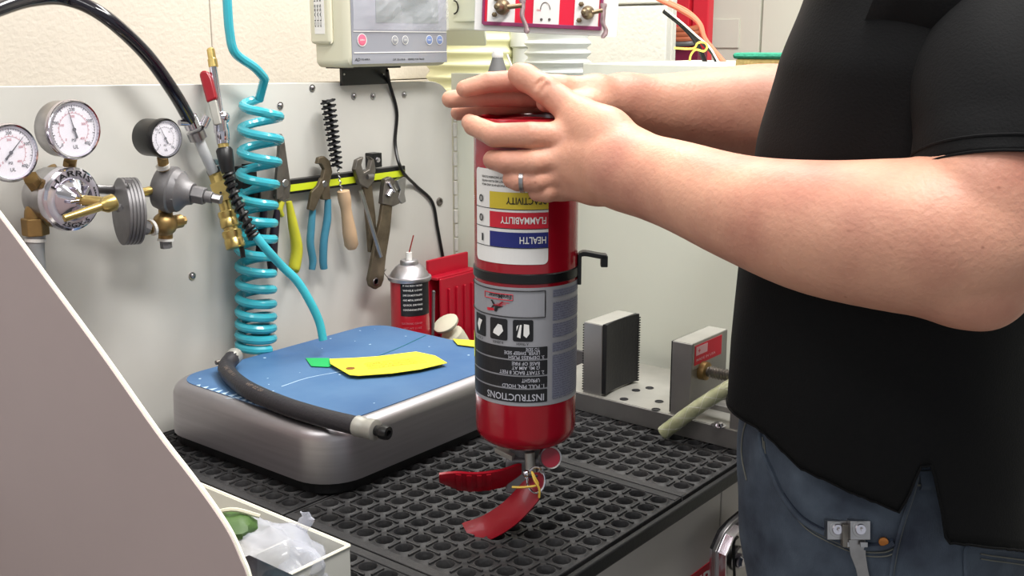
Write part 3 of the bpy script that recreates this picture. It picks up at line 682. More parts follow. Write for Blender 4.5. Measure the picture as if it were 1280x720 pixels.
spt = MB(); spt.tube(sp, .0052, 10)
hel = []
for i in range(0, len(sp)*6):
    s = i/6; k = min(int(s), len(sp)-2); p = sp[k].lerp(sp[k+1], s-k); tg = (sp[k+1]-sp[k]).normalized(); uu, vv, _ = frame(tg); a = s*2*PI*11/len(sp); hel.append(p+uu*.0068*math.cos(a)+vv*.0068*math.sin(a))
spt.tube(hel, .0024, 6); obj('spring_guard', spt, M_BLK, lv, smooth=True)
ct = [P(315, 288, D1), P(330, 308, D1+.005), P(352, 332, 1.50), P(372, 352, 1.51), P(388, 378, 1.52), P(399, 402, 1.53), P(404, 425, 1.535)]
obj('outlet_tube', MB().tube(bez(ct, 8), .0062, 12), M_CYAN, lv, smooth=True)
obj('black_cord', MB().tube(bez([P(296, 300, 1.5), P(302, 310, 1.5), P(304, 322, 1.5)], 5), .0035, 8), M_BLK, lv, smooth=True)

# cyan coil
yc = 1.232
tops = [(284, -30), (284, 0), (287, 40), (294, 66), (318, 84), (331, 98)]
pts = [PY(a, b, yc-.005 if b < 90 else yc) for a, b in tops]
turns = [(118, 24), (147, 24), (176, 24), (204, 23), (232, 22.5), (258, 22), (280, 22), (300, 22), (322, 21.5), (343, 21), (363, 21), (381, 21), (397, 21), (411, 21), (424, 21), (436, 21)]
def ctr(s):
    i = min(int(s), len(turns)-2); f = s-i; py = turns[i][0]*(1-f)+turns[i+1][0]*f; r = turns[i][1]*(1-f)+turns[i+1][1]*f
    cx = 321+6*math.exp(-((py-160)/70)**2)+3*(py < 140)-1; return PY(cx, py, yc), r
N = 24; helix = []
for i in range(int(N*(len(turns)-1.05))):
    s = i/N; c, r = ctr(s); r = r*depth(c)/FPX; a = 2*PI*s+math.radians(20)
    helix.append(c+RT*(r*math.cos(a))+Vector((-RT.y, RT.x, 0))*(r*.9*math.sin(a)))
cc = thing('coiled_hose', PY(322, 437, yc), 'cyan spiral coiled air tube hanging in front of the back panel', 'hose')
obj('coil', MB().tube(bez(pts, 8)+helix[6:], .0065, 10), M_CYAN, cc, smooth=True)
obj('clip', MB().box(*(lambda a, b: ((a.x, PYL-.004, b.z), (b.x, PYL, a.z)))(PY(302, 205, PYL), PY(320, 240, PYL))), M_BLK, cc)

# ================================================================== magnetic strip and tools
a, b = PY(318, 237, PYL-.016), PY(508, 210, PYL-.016)
zs = (PY(365, 232, PYL-.016).z+PY(500, 214, PYL-.016).z)/2
ms = thing('magnetic_strip', ((a.x+b.x)/2, PYL, zs), 'black magnetic tool rail with yellow-green stripe', 'tool rail')
obj('rail', MB().box((a.x, PYL-.014, zs-.013), (b.x, PYL, zs+.008)), M_BLK, ms, bev=.0015)
obj('stripe', MB().box((a.x+.012, PYL-.0152, zs-.009), (b.x-.004, PYL-.0138, zs+.001)), M_TAPE, ms)
q = PY(472, 200, PYL-.018)
obj('bracket', MB().box((q.x-.010, PYL-.018, q.z-.012), (q.x+.010, PYL, q.z+.011)), M_BLK, ms, bev=.001)
obj('bracket_screw', MB().lathe((q.x, PYL-.018, q.z), (0, -1, 0), [(0, .0048), (.002, .004), (.003, 0)], 12), M_CHR, ms, smooth=True)
q = PY(312, 222, PYL-.018)
obj('bracket', MB().box((q.x-.012, PYL-.018, q.z-.016), (q.x+.012, PYL, q.z+.016)), M_BLK, ms, bev=.001)
YT = PYL-.022
def flat(mb, poly, y0=YT, th=.008): return mb.prism([PY(a, b, y0) for a, b in poly], (0, th, 0))
def grip(pts, rpx, y=YT+.004, n=12):
    c = [PY(a, b, y) for a, b in pts]; c = bez(c, 6); m = len(c); R = []
    for i in range(m): s = i/(m-1)*(len(rpx)-1); k = min(int(s), len(rpx)-2); R.append((rpx[k]*(1-s+k)+rpx[k+1]*(s-k))*1.55/FPX)
    return MB().tube(c, R, n)
# needle nose pliers
nn = thing('needle_nose_pliers', PY(352, 340, PYL), 'long needle nose pliers with yellow grips beside the cyan coil', 'pliers')
obj('jaw', flat(MB(), [(353, 167), (356, 175), (364, 232), (362, 248), (352, 252), (343, 246), (347, 222), (351, 172)]), M_TOOL, nn, bev=.0015)
obj('jaw', flat(MB(), [(351, 170), (352, 176), (355, 246), (346, 250), (346, 225)], YT-.004, .006), M_TOOL, nn, bev=.001)
obj('pivot', MB().lathe(PY(357, 229, YT-.004), (0, -1, 0), [(0, .006), (.001, .005), (.001, 0)], 14), M_CHRB, nn)
obj('grip', grip([(361, 252), (366, 280), (371, 310), (368, 334), (367, 338)], [4, 6.5, 8, 8, 6]), M_YGRIP, nn, smooth=True)
obj('grip', grip([(352, 252), (349, 262), (353, 270)], [4.5, 5, 3]), M_YGRIP, nn, smooth=True)
dg = thing('cutting_pliers', PY(343, 340, PYL), 'pliers with dark grips half hidden behind the cyan coil', 'pliers')
obj('grip', grip([(347, 262), (343, 290), (340, 320), (341, 342)], [4, 6, 7, 6]), mat('dark_grip', (38, 30, 42), .4), dg, smooth=True)
obj('grip', grip([(330, 255), (328, 285), (324, 318)], [4, 6, 5]), MATS['dark_grip'], dg, smooth=True)
obj('head', flat(MB(), [(326, 232), (350, 230), (352, 262), (326, 262)], YT+.004, .006), M_TOOL, dg, bev=.001)
# channel lock pliers
cl = thing('slip_joint_pliers', PY(400, 337, PYL), 'slip joint pliers with two worn blue grips', 'pliers')
obj('jaw', flat(MB(), [(399, 197), (406, 195), (413, 201), (416, 215), (412, 230), (414, 250), (404, 250), (400, 232), (404, 222), (406, 212), (402, 205), (397, 205)]), M_TOOLR, cl, bev=.0015)
obj('jaw', flat(MB(), [(402, 222), (398, 232), (390, 240), (386, 262), (393, 264), (399, 250), (406, 236)], YT-.005, .006), M_TOOLR, cl, bev=.001)
obj('pivot', MB().lathe(PY(406, 230, YT-.004), (0, -1, 0), [(0, .0055), (.0012, .0045), (.0012, 0)], 14), M_CHRB, cl)
obj('grip', grip([(410, 249), (409, 275), (405, 300), (404, 325), (405, 336)], [4.5, 5.5, 5.5, 5.5, 5]), M_BGRIP, cl, smooth=True)
obj('grip', grip([(391, 262), (389, 285), (388, 305), (391, 325), (390, 337)], [4.5, 5.2, 5.2, 5.2, 4.5]), M_BGRIP, cl, smooth=True)
# bottle brush
bb = thing('tube_brush', PY(435, 310, PYL), 'black spiral bristle brush with turned pale wooden handle', 'brush')
ba, be_ = PY(410, 127, YT-.004), PY(421, 205, YT-.004)
bm_ = MB(); N2 = 13
for k in range(N2):
    t_ = k/(N2-1); p = ba.lerp(be_, t_); ax = (be_-ba).normalized(); wv = (X*1.0+Z*(.25)).normalized(); r_ = .0125-.003*t_
    bm_.obox(p, wv*r_, (ax*.0016+Z*.0004), Y*.0035); bm_.obox(p+ax*.003, (X*1-Z*.5).normalized()*r_*.8, ax*.0012, Y*.004)
    bm_.lathe(p, ax, [(-.003, .002), (0, r_*.8), (.002, .002)], 10)
obj('bristles', bm_, M_BRUSH, bb)
w1, w2 = PY(421, 200, YT-.004), PY(427, 240, YT-.004); tw_ = []
for i in range(60): s = i/59; a = s*2*PI*7; tw_.append(w1.lerp(w2, s)+X*.0014*math.cos(a)+Y*.0014*math.sin(a))
obj('twisted_wire', MB().tube(tw_, .0012, 6), M_CHRB, bb)
obj('handle', seglathe(PY(429, 238, YT-.006), PY(440, 311, YT-.006), [(0, .004), (.01, .0095), (.12, .0105), (.2, .0100), (.3, .0085), (.42, .009), (.7, .0112), (.93, .0112), (1, .007)], 18), M_WOOD, bb, smooth=True)
# adjustable wrenches
wa = thing('adjustable_wrench', PY(455, 300, PYL), 'smaller adjustable wrench hanging behind the larger one', 'wrench')
obj('handle', flat(MB(), [(455, 230), (465, 228), (470, 270), (472, 312), (463, 316), (460, 280)], YT-.002, .007), M_TOOLR, wa, bev=.0015)
obj('head', flat(MB(), [(444, 212), (447, 200), (455, 196), (452, 206), (455, 216), (462, 212), (465, 200), (461, 195), (468, 199), (470, 212), (468, 226), (460, 236), (450, 230)], YT-.004, .009), M_TOOL, wa, bev=.0012)
obj('knurl', MB().cyl(PY(459, 221, YT-.006), PY(466, 220, YT-.006), .004), M_CHRB, wa)
wc = thing('adjustable_wrench', PY(480, 355, PYL), 'larger worn adjustable wrench with round hole at its lower end', 'wrench')
hpoly = [(479, 252), (491, 256), (488, 290), (483, 320), (480, 350), (477, 358), (470, 362), (463, 358), (461, 350), (464, 335), (470, 300), (476, 275)]
obj('handle', flat(MB(), hpoly, YT-.012, .007), M_TOOLR, wc, bev=.0015)
obj('hanging_hole', MB().lathe(PY(470, 352, YT-.0125), (0, -1, 0), [(0, .0062), (.0008, .0058), (.0008, .0045), (0, .0042)], 16), M_CHRB, wc)
obj('hole_dark', MB().lathe(PY(470, 352, YT-.0122), (0, -1, 0), [(0, .0044), (.0002, .0043), (.0002, 0)], 14), M_PANEL, wc)
obj('head', flat(MB(), [(478, 255), (480, 235), (482, 224), (489, 221), (495, 226), (492, 232), (498, 240), (503, 248), (499, 255), (492, 258)], YT-.014, .010), M_TOOL, wc, bev=.0012)
obj('jaw', flat(MB(), [(496, 226), (505, 221), (508, 222), (506, 242), (508, 252), (503, 255), (498, 248), (501, 238)], YT-.015, .009), M_CHRB, wc, bev=.001)
obj('knurl', MB().cyl(PY(485, 245, YT-.016), PY(489, 238, YT-.016), .004, n=12).cyl(PY(486, 228, YT-.016), PY(493, 240, YT-.016), .0022), M_CHR, wc)
rd = obj('steel_rod', MB().cyl(PY(451, 238, YT-.018), PY(476, 321, YT-.018), .0032, n=12), M_CHRB, smooth=True); tag(rd, 'thin grey steel rod slanting across the two wrenches', 'rod')

# cable
cb = [PY(484, 88, PYL-.02), PY(487, 105, PYL-.006), PY(496, 140, PYL-.004), PY(494, 180, PYL-.004), PY(502, 212, PYL-.02), PY(520, 232, PYL-.004), PY(540, 252, PYL-.004), PY(547, 285, PYL-.004), PY(555, 328, PYL-.004), PY(560, 350, PYL-.004)]
o = obj('power_cable', MB().tube(bez(cb, 8), .0028, 8), M_BLK, smooth=True); tag(o, 'thin black cable running down the back panel to the red tray', 'cable')

# ================================================================== weighing indicator
yi = 1.225; 
il, ir = PY(436, 86, yi), PY(561, 81, yi); zb0 = (il.z+ir.z)/2; IH = .205
wi = thing('weighing_indicator', ((il.x+ir.x)/2, 1.30, zb0), 'cream weighing display unit with grey keypad under a crinkled clear cover', 'display unit')
x0, x1 = il.x, ir.x
rg_ = []
def iring(i, y, z_off=0): return [Vector((p[0], y, p[1])) for p in [(q[0], q[1]) for q in [(c[0], c[1]) for c in rrect(x0+i, x1-i, zb0+i, zb0+IH-i, .012, 0, 6)]]]
dpt = .075
obj('housing', loft([iring(.004, yi+dpt), iring(0, yi+dpt-.004), iring(0, yi+.014), iring(.002, yi+.004), iring(.006, yi)], True, True), M_CREAM, wi, smooth=True)
sxl = MB().box((x0-.009, yi+.030, zb0+.035), (x0+.002, yi+dpt, zb0+IH)); obj('side_cover', sxl, M_CREAM, wi, bev=.006, seg=3)
lab = MB().box((x0-.0096, yi+.040, zb0+.05), (x0-.0088, yi+.062, zb0+IH-.01)); sl = obj('side_sticker', lab, M_WHITE, wi)
t = MB()
for k in range(3): text(t, 'CLASS III 12V DC', planefn((x0-.0100, yi+.058-.006*k, zb0+.06), Z, Y), .003, .09)
obj('print', t, M_INK, sl, recalc=False)
obj('keypad', MB().box((x0+.007, yi-.0015, PY(500, 79, yi-.002).z), (x1-.006, yi, zb0+IH-.01)), M_FILM, wi)
fn = lambda px, py: PY(px, py, yi-.003)
pa, pb = fn(436, 39), fn(560, 39)
t = MB().box((x0+.010, yi-.0022, pa.z-.0008), (x1-.007, yi-.0015, pa.z+.0006)).box((x0+.010, yi-.0022, fn(436, 66).z-.0008), (x1-.007, yi-.0015, fn(436, 66).z+.0006))
obj('divider_line', t, M_WHITE, wi)
for px, m_, rad in ((453, mat('pink_button', (226, 112, 140), .4), .0085), (494, M_BTG, .006), (507, M_BTG, .006), (537, M_BTN, .0068), (550, M_BTN, .0068)):
    c = fn(px, 50)
    k = obj('button', MB().lathe((c.x, yi-.0015, c.z), (0, -1, 0), [(0, rad), (.0012, rad*.96), (.0016, rad*.8), (.0016, 0)], 20), m_, wi, smooth=True)
    t = MB().lathe((c.x, yi-.0022, c.z), (0, -1, 0), [(0, rad*1.15), (.0003, rad*1.15), (.0003, rad*1.02), (0, rad*1.02)], 20); obj('ring', t, M_WHITE, k)
    t = MB(); text(t, {453: 'ZERO', 494: 'TARE', 507: 'UNITS', 537: 'PRINT', 550: 'MODE'}[px], planefn((c.x-rad*.6, yi-.0034, c.z-.001), X, Z), .0022, rad*1.2); obj('lettering', t, M_WHITE if px != 494 else M_WHITE, k, recalc=False)
t = MB(); c = fn(444, 74); text(t, 'AD', planefn((c.x, yi-.0018, c.z-.003), X, Z+X*.3), .0048, .011); text(t, 'FG-60KA', planefn((c.x+.014, yi-.0018, c.z-.002), X, Z), .0028, .018)
c = fn(492, 74); text(t, 'CAP. 150 x 0.05 lb', planefn((c.x, yi-.0018, c.z-.002), X, Z), .003, .027); text(t, 'VERIFIED FOR TRADE', planefn((c.x+.033, yi-.0018, c.z-.002), X, Z), .0028, .038)
obj('lettering', t, M_INK, wi, recalc=False)
obj('lcd', MB().box((fn(470, 0).x, yi-.0022, fn(470, 28).z), (fn(548, 0).x, yi-.0015, zb0+.15)), M_LCD, wi)
cv = MB(); nx_, nz_ = 22, 22; rnd = random.Random(5); vs = []
xa, xb, za, zb2 = x0+.008, x1-.005, fn(450, 37).z, zb0+IH+.004
for j in range(nz_+1):
    for i in range(nx_+1):
        a, b = i/nx_, j/nz_; w_ = .004*abs(math.sin(5*a+3.1*b))+.004*abs(math.sin(7*b-4*a+1))+.0016*rnd.random(); vs.append((xa+(xb-xa)*a, yi-.004-w_*(.2+min(1, 4*min(a, 1-a, b+.1))), za+(zb2-za)*b))
cv.add(vs, [(j*(nx_+1)+i, j*(nx_+1)+i+1, (j+1)*(nx_+1)+i+1, (j+1)*(nx_+1)+i) for j in range(nz_) for i in range(nx_)])
obj('clear_cover', cv, glassy('crinkled_film', (240, 242, 252), .16, .05), wi)
q0, q1 = PY(425, 88, PYL-.002), PY(483, 103, PYL-.002)
bk = obj('mounting_bracket', MB().box((q0.x, yi+.01, zb0-.002), (q1.x, PYL+.03, zb0+.002)).box((q0.x, PYL-.006, topz(1.2)-.004), (q1.x, PYL-.001, zb0)), M_BLK, wi)
for px in (430, 479):
    p = PY(px, 93, PYL-.006); obj('rivet', MB().lathe(p, (0, -1, 0), [(0, .0018), (.001, .0014), (.0012, 0)], 8), M_CHRB, wi)

# ================================================================== behind: ducts, cabinet, valve board
def duct(px, w_px, ytop, ybot, x, y, r, label, m_, nm='corrugated_duct', ribs=None):
    z0, z1 = 0.0, zrow(x, y, ytop); pr = []; pit = ribs or .024
    n_ = int((z1-z0)/pit)
    for k in range(n_):
        for j in range(6): pr.append((k*pit+pit*j/6, r+.004*math.sin(2*PI*j/6)))
    pr.append((z1-z0, r)); o = obj(nm, MB().lathe((x, y, z0), Z, pr, 36), m_, None, smooth=True, ang=60); return tag(o, label, 'duct')
p = P(592, 80, 2.16); duct(590, 0, 36, 0, p.x, p.y, .092, 'wide yellowed corrugated duct behind the fingertips', M_DUCTY)
p = P(697, 80, 1.98); duct(697, 0, 42, 0, p.x, p.y, .058, 'narrower white corrugated duct under the red valve board', M_DUCTW, ribs=.017)
# white wall cabinet
xa = 1.62
def wcab():
    o = thing('wall_cabinet', P(580, 20, 2.0), 'plain off-white wall box beside the weighing display', 'cabinet')
    a = P(552, 38, 1.85); b = P(606, 38, 1.80); dz = Z*.12; dd = FW*.12
    obj('body', MB().prism([a, b, b+dz, a+dz], dd), M_LEDGE, o, bev=.004)
    a2 = P(566, 28, 1.84); b2 = P(603, 27, 1.79); obj('lid_edge', MB().prism([a2, b2, b2+Z*.004, a2+Z*.004], -FW*.006), M_LEDGE, o)
    c = P(567, 9, 1.82); obj('pull_ring', MB().tube([c+RT*(.0075*math.cos(t))+Z*(.011*math.sin(t)) for t in [x*PI/8-PI/2 for x in range(9)]], .0014, 6), M_BLK, o)
    return o
wcab()
vb = thing('valve_board', P(680, 20, 1.7), 'red framed valve board with white squares and two bronze levered valves', 'valve board')
A_ = P(592, 38, 1.72); B_ = P(757, 46, 1.66); uu = (B_-A_); uw = uu.length; uu.normalize(); vv = (Z-uu*Z.dot(uu)).normalized(); nn_ = uu.cross(vv).normalized()
if nn_.dot(FW) > 0: nn_ = -nn_
def bpnt(px, py):      # pixel on the board plane
    r_ = ray(px, py); t_ = (A_-CAM).dot(nn_)/r_.dot(nn_); return CAM+r_*t_
obj('box', MB().obox(A_+uu*uw/2+vv*.1-nn_*.04, uu*uw/2, vv*.1, nn_*.04), M_WHITE, vb, bev=.002)
fr0, fr1 = bpnt(605, 30), bpnt(751, 38)
fw_ = (fr1-fr0).length
obj('red_plate', MB().obox((fr0+fr1)/2+vv*.09+nn_*.002, uu*fw_/2, vv*.09, nn_*.002), mat('board_red', (222, 30, 62), .35), vb)
obj('frame', MB().obox((fr0+fr1)/2+vv*.002+nn_*.004, uu*fw_/2, vv*.003, nn_*.003).obox(fr0+vv*.09+nn_*.004, uu*.002, vv*.09, nn_*.003).obox(fr1+vv*.09+nn_*.004, uu*.002, vv*.09, nn_*.003), mat('board_frame', (132, 50, 92), .4), vb, bev=.001)
for (l_, r_, b_) in ((610, 644, 30), (667, 699, 33), (718, 748, 36)):
    a, b = bpnt(l_, b_), bpnt(r_, b_+1); w2_ = (b-a).length
    obj('square', MB().obox((a+b)/2+vv*.05+nn_*.0045, uu*w2_/2, vv*.05, nn_*.001), M_WHITE, vb)
t = MB()
for px in (678, 688): a = bpnt(px, 24.5)+nn_*.006; t.lathe(a, nn_, [(0, .0022), (.0004, .0022), (.0004, 0)], 10)
t.tube([bpnt(683+6*math.cos(x), 12-9*math.sin(x))+nn_*.006 for x in [k*PI/10 for k in range(11)]], .0007, 5)
obj('print', t, M_TOOL, vb)
t = MB(); 
text(t, 'ON', planefn(bpnt(672, 14)+nn_*.0062, uu, vv), .003); obj('red_print', t, M_REDI, vb, recalc=False)
def board_valve(c, lev, r_=.0125):
    cc_ = bpnt(*c)+nn_*.006
    v_ = obj('valve', MB().lathe(cc_, nn_, [(0, r_*.9), (.006, r_), (.012, r_*.85), (.016, r_*.5), (.034, r_*.4), (.036, r_*.2)], 18), mat('bronze', (128, 112, 88), .4, .7, var=.2, vs=60), vb, smooth=True)
    obj('bolt', MB().lathe(cc_+uu*-.012+vv*.012, nn_, [(0, .004), (.004, .004), (.005, 0)], 6).lathe(cc_+uu*-.014-vv*.012, nn_, [(0, .004), (.004, .004), (.005, 0)], 6), MATS['bronze'], v_)
    h = [P(a, b, depth(cc_)-.035-.004) for a, b in lev]
    obj('lever', MB().ribbon(bez(h, 5), uu, nn_, [.009, .010, .009, .007, .006]+[.0065]*(len(bez(h, 5))-9)+[.008, .009, .007, .004], .004, .001), mat('lever_grey', (138, 118, 120), .35, .7), v_, smooth=True)
board_valve((631, 9), [(652, -2), (653, 8), (652, 20), (657, 33), (658, 42)])
board_valve((737, 16), [(754, 4), (754, 15), (753, 28), (757, 38), (753, 48)], .0105)
obj('lever_link', MB().cyl(P(634, 9, 1.62), P(652, 7, 1.62), .0035), MATS['bronze'], vb)
obj('lever_link', MB().cyl(P(740, 16, 1.60), P(753, 13, 1.60), .003), MATS['bronze'], vb)
p = P(654, 60, 2.10); o = obj('drain_pipe', MB().lathe((p.x, p.y, 0), Z, [(0, .021), (zrow(p.x, p.y, 60), .021), (zrow(p.x, p.y, 58), .026), (zrow(p.x, p.y, 40), .026)], 24), mat('grey_white_pipe', (206, 208, 204), .5), None, smooth=True); tag(o, 'smooth pale pipe between the two corrugated ducts', 'pipe')

# grey nozzle bottle behind the hands (stands on the bench behind the cylinder)
nz = P(622, 90, 1.60); 
nb = thing('dispenser_bottle', (nz.x, nz.y, BT), 'grey cone-topped bottle with white tip rising behind the hands', 'bottle')
zt_ = zrow(nz.x, nz.y, 62)
obj('bottle', MB().lathe((nz.x, nz.y, BT), Z, [(0, .026), (.005, .028), (zt_-.055-BT-.03, .028), (zt_-.05-BT-.02, .021)], 24), M_GREYM, nb, smooth=True)
obj('cone', MB().lathe((nz.x, nz.y, zt_-.070), Z, [(0, .026), (.02, .020), (.062, .0068)], 24), mat('cone_grey', (104, 104, 104), .5), nb, smooth=True)
obj('tip', MB().lathe((nz.x, nz.y, zt_-.012), Z, [(0, .0078), (.004, .009), (.010, .0075), (.013, .003), (.013, 0)], 14).cyl(P(634, 68, 1.59), P(640, 84, 1.59), .0014), M_WPL, nb, smooth=True)

# red rack with cables
XQ = 2.5
rk = thing('red_rack', PX(865, 78, XQ), 'tall red metal rack holding coiled orange and grey hoses', 'rack')
for l_, r_ in ((838, 862), (866, 886)):
    a, b = PX(l_, 0, XQ), PX(r_, 0, XQ); obj('upright', MB().box((XQ, b.y, .9), (XQ+.03, a.y, 1.75)), mat('rack_red', (226, 44, 62), .4), rk, bev=.004)
a, b = PX(861, 0, XQ), PX(867, 0, XQ); obj('groove', MB().box((XQ+.012, b.y, .9), (XQ+.02, a.y, 1.75)), M_REDP, rk)
for py_, m_ in ((37, M_GOLD), (43, M_GOLD), (49, M_GOLD), (55, M_GREYM)):
    obj('hose_loop', MB().tube(bez([PX(836, py_-1, XQ-.05), PX(850, py_, XQ-.06), PX(866, py_-1, XQ-.05), PX(872, py_-3, XQ-.01)], 4), .0075, 10), m_, rk, smooth=True)
obj('tray_box', MB().box((XQ-.05, PX(884, 70, XQ).y, PX(860, 84, XQ).z), (XQ, PX(836, 70, XQ).y, PX(860, 61, XQ).z)), mat('maroon', (120, 20, 60), .4), rk)
X3 = 1.66
def cable(name, pl, r_, m_, label, cat='cable', x=X3):
    o = obj(name, MB().tube(bez([PX(a, b, x) for a, b in pl], 6), r_, 8), m_, None, smooth=True); return tag(o, label, cat)
lz = LZ
cable('orange_hose', [(800, -20), (822, -2), (850, 12), (872, 27), (881, 48), (890, 60), (906, 79)], .0042, M_ORANGE, 'pale orange hose curving down to the ledge beside the rack', 'hose')
cable('orange_hose', [(836, 2), (860, 14), (876, 30), (882, 50), (896, 66), (902, 79)], .003, M_ORANGE, 'thinner orange hose curving behind the yellow tie', 'hose', X3+.02)
cable('black_cable', [(830, 14), (848, 28), (864, 44), (874, 60), (882, 79)], .0042, M_BLK, 'thick black cable looping down to the ledge', 'cable', X3-.01)
cable('black_cable', [(838, 20), (858, 34), (876, 52), (890, 66), (896, 79)], .003, M_BLK, 'thin black cable nearest the orange hoses at the ledge', 'cable', X3-.02)
cable('white_cable', [(832, 12), (852, 28), (870, 44), (886, 58), (895, 72), (898, 79)], .0016, M_WPL, 'thin white cable running alongside the black cables', 'cable', X3-.03)
cable('yellow_tie', [(843, 60), (858, 61), (868, 60), (872, 54), (880, 53), (884, 58), (880, 64), (870, 62), (864, 68), (862, 76)], .0018, mat('yellow_cord', (232, 206, 90), .5), 'yellow cord tied around the cables by the ledge', 'cord', X3-.035)

# sponge on ledge
sp0 = PZ(948, 86, LZ); spn = thing('scouring_sponge', sp0, 'yellow sponge with green scouring top on the white ledge', 'sponge')
def blob(px0, px1, py0, py1, x, dx, seed, m_, nm, par):
    a = PX(px0, py0, x); b = PX(px1, py1, x); c = (a+b)/2; t = MB().ball((0, 0, 0), 1, 20); rnd_ = random.Random(seed); out = []
    for v in t.v:
        q = Vector([math.copysign(abs(k)**.55, k) for k in v]); q *= 1+.03*math.sin(9*q.y+seed)
        out.append(Vector((x+dx/2+q.x*dx/2, c.y+q.y*abs(a.y-b.y)/2, c.z+q.z*abs(a.z-b.z)/2)))
    return obj(nm, MB().add(out, t.f), m_, par, smooth=True)
xs_ = sp0.x
zs0 = LZ
ya, yb2 = PX(918, 78, xs_).y, PX(977, 78, xs_).y
t = MB().box((xs_, yb2, LZ), (xs_+.05, ya, PX(948, 73.5, xs_).z)); obj('sponge', t, M_SPY, spn, bev=.004, seg=3)
z_a = PX(948, 74, xs_).z
t = MB().box((xs_-.002, yb2-.004, z_a), (xs_+.052, ya+.003, PX(948, 66, xs_).z)); obj('scourer', t, M_SPG, spn, bev=.004, seg=3)
a, b = PX(979, 56, xs_+.02), PX(990, 80, xs_+.02)
o = obj('small_bottle', MB().box((xs_+.02, b.y, LZ), (xs_+.04, a.y, a.z)), mat('lime', (190, 216, 120), .4), bev=.003, seg=3); tag(o, 'small lime green container half hidden behind the black shirt', 'container')

# ================================================================== items in the back corner
cy_ = 1.205
ca = PY(513, 400, cy_); crd = 24*depth(ca)/FPX
sp_ = thing('spray_can', (ca.x, ca.y, BT), 'red aerosol can with silver dome, black label and thin red straw', 'spray can')
zc1 = zrow(ca.x, ca.y, 347)
obj('can', MB().lathe((ca.x, ca.y, BT), Z, [(0, crd*.94), (.002, crd), (zc1-BT, crd)], 36), mat('can_red', (178, 22, 40), .3, coat=.3), sp_, smooth=True)
obj('dome', MB().lathe((ca.x, ca.y, zc1), Z, [(-.003, crd*1.10), (0, crd*1.14), (.003, crd*1.13), (.004, crd*1.02), (.010, crd*.93), (.018, crd*.72), (.022, crd*.56), (.0225, crd*.48), (.028, crd*.47), (.030, crd*.42), (.029, crd*.2), (.031, 0)], 36), M_STEEL, sp_, smooth=True)
obj('nozzle', MB().lathe((ca.x, ca.y, zc1+.028), Z, [(0, .0052), (.014, .0048), (.014, 0)], 14), M_WPL, sp_, smooth=True)
top = Vector((ca.x, ca.y, zc1+.040)); obj('straw', MB().tube([top, top+RT*.008+Z*.030], .0011, 6), mat('straw_red', (150, 40, 34), .4), sp_)
def cylfn(ax, r_, th0, z0, sx=1, sz_=1, extra=.0004):
    dv = Vector((ax.x, ax.y, 0)).normalized(); rt_ = Vector((dv.y, -dv.x, 0))
    def fn(a, b):
        ph = th0+sx*a/r_; return Vector((ax.x, ax.y, 0))-dv*((r_+extra)*math.cos(ph))+rt_*((r_+extra)*math.sin(ph))+Z*(z0+sz_*b)
    return fn
def cylpatch(mb, ax, r_, p0, p1, z0, z1, extra, n=20, rad=0):
    dv = Vector((ax.x, ax.y, 0)).normalized(); rt_ = Vector((dv.y, -dv.x, 0)); vs = []; nz_ = 10; c = 0
    zsx = [z0, z1] if not rad else [z0+rad*(1-math.cos(PI/2*k/4)) for k in range(5)]+[z1-rad*(1-math.cos(PI/2*k/4)) for k in range(4, -1, -1)]
    for z_ in zsx:
        d = 0
        if rad:
            e = min(z_-z0, z1-z_); d = (rad-math.sqrt(max(0, rad*rad-(rad-min(e, rad))**2)))/r_
        for i in range(n+1):
            ph = p0+d+(p1-p0-2*d)*i/n; vs.append(Vector((ax.x, ax.y, z_))-dv*((r_+extra)*math.cos(ph))+rt_*((r_+extra)*math.sin(ph)))
    mb.add(vs, [(j*(n+1)+i, j*(n+1)+i+1, (j+1)*(n+1)+i+1, (j+1)*(n+1)+i) for j in range(len(zsx)-1) for i in range(n)]); return mb
zl = lambda py: zrow(ca.x-.0, ca.y-.02, py)
lbk = obj('label', cylpatch(MB(), ca, crd, math.radians(-28), math.radians(72), zl(392), zl(349), .0004), M_INK, sp_, recalc=False)
t = MB()
for k, s in enumerate(('IF HAS BEEN TESTED', 'WHILE LOW', 'SAFE ON MOST PLASTIC', 'AND METAL SURFACES', 'QUICK DRYING', 'CONTAINS NO ETHER')):
    text(t, s, cylfn(ca, crd, math.radians(-20), zl(355+6*k), 1, 1, .0009), .0028, .032)
obj('lettering', t, M_WHITE, lbk, recalc=False)
t = MB(); text(t, 'ELECTRONIC CLEANER', cylfn(ca, crd, math.radians(-25), zl(402), 1, 1, .0006), .003, .034); text(t, 'NET WT 11 OZ', cylfn(ca, crd, math.radians(-20), zl(408), 1, 1, .0006), .003, .03)
obj('lettering', t, M_PINKI, sp_, recalc=False)
obj('side_wire', MB().tube(bez([Vector((ca.x, ca.y, zc1))-RT*crd*1.12, Vector((ca.x, ca.y, zc1+.008))-RT*crd*1.3, Vector((ca.x, ca.y, zc1+.014))-RT*crd*1.2], 4), .0008, 5), M_TOOL, sp_)

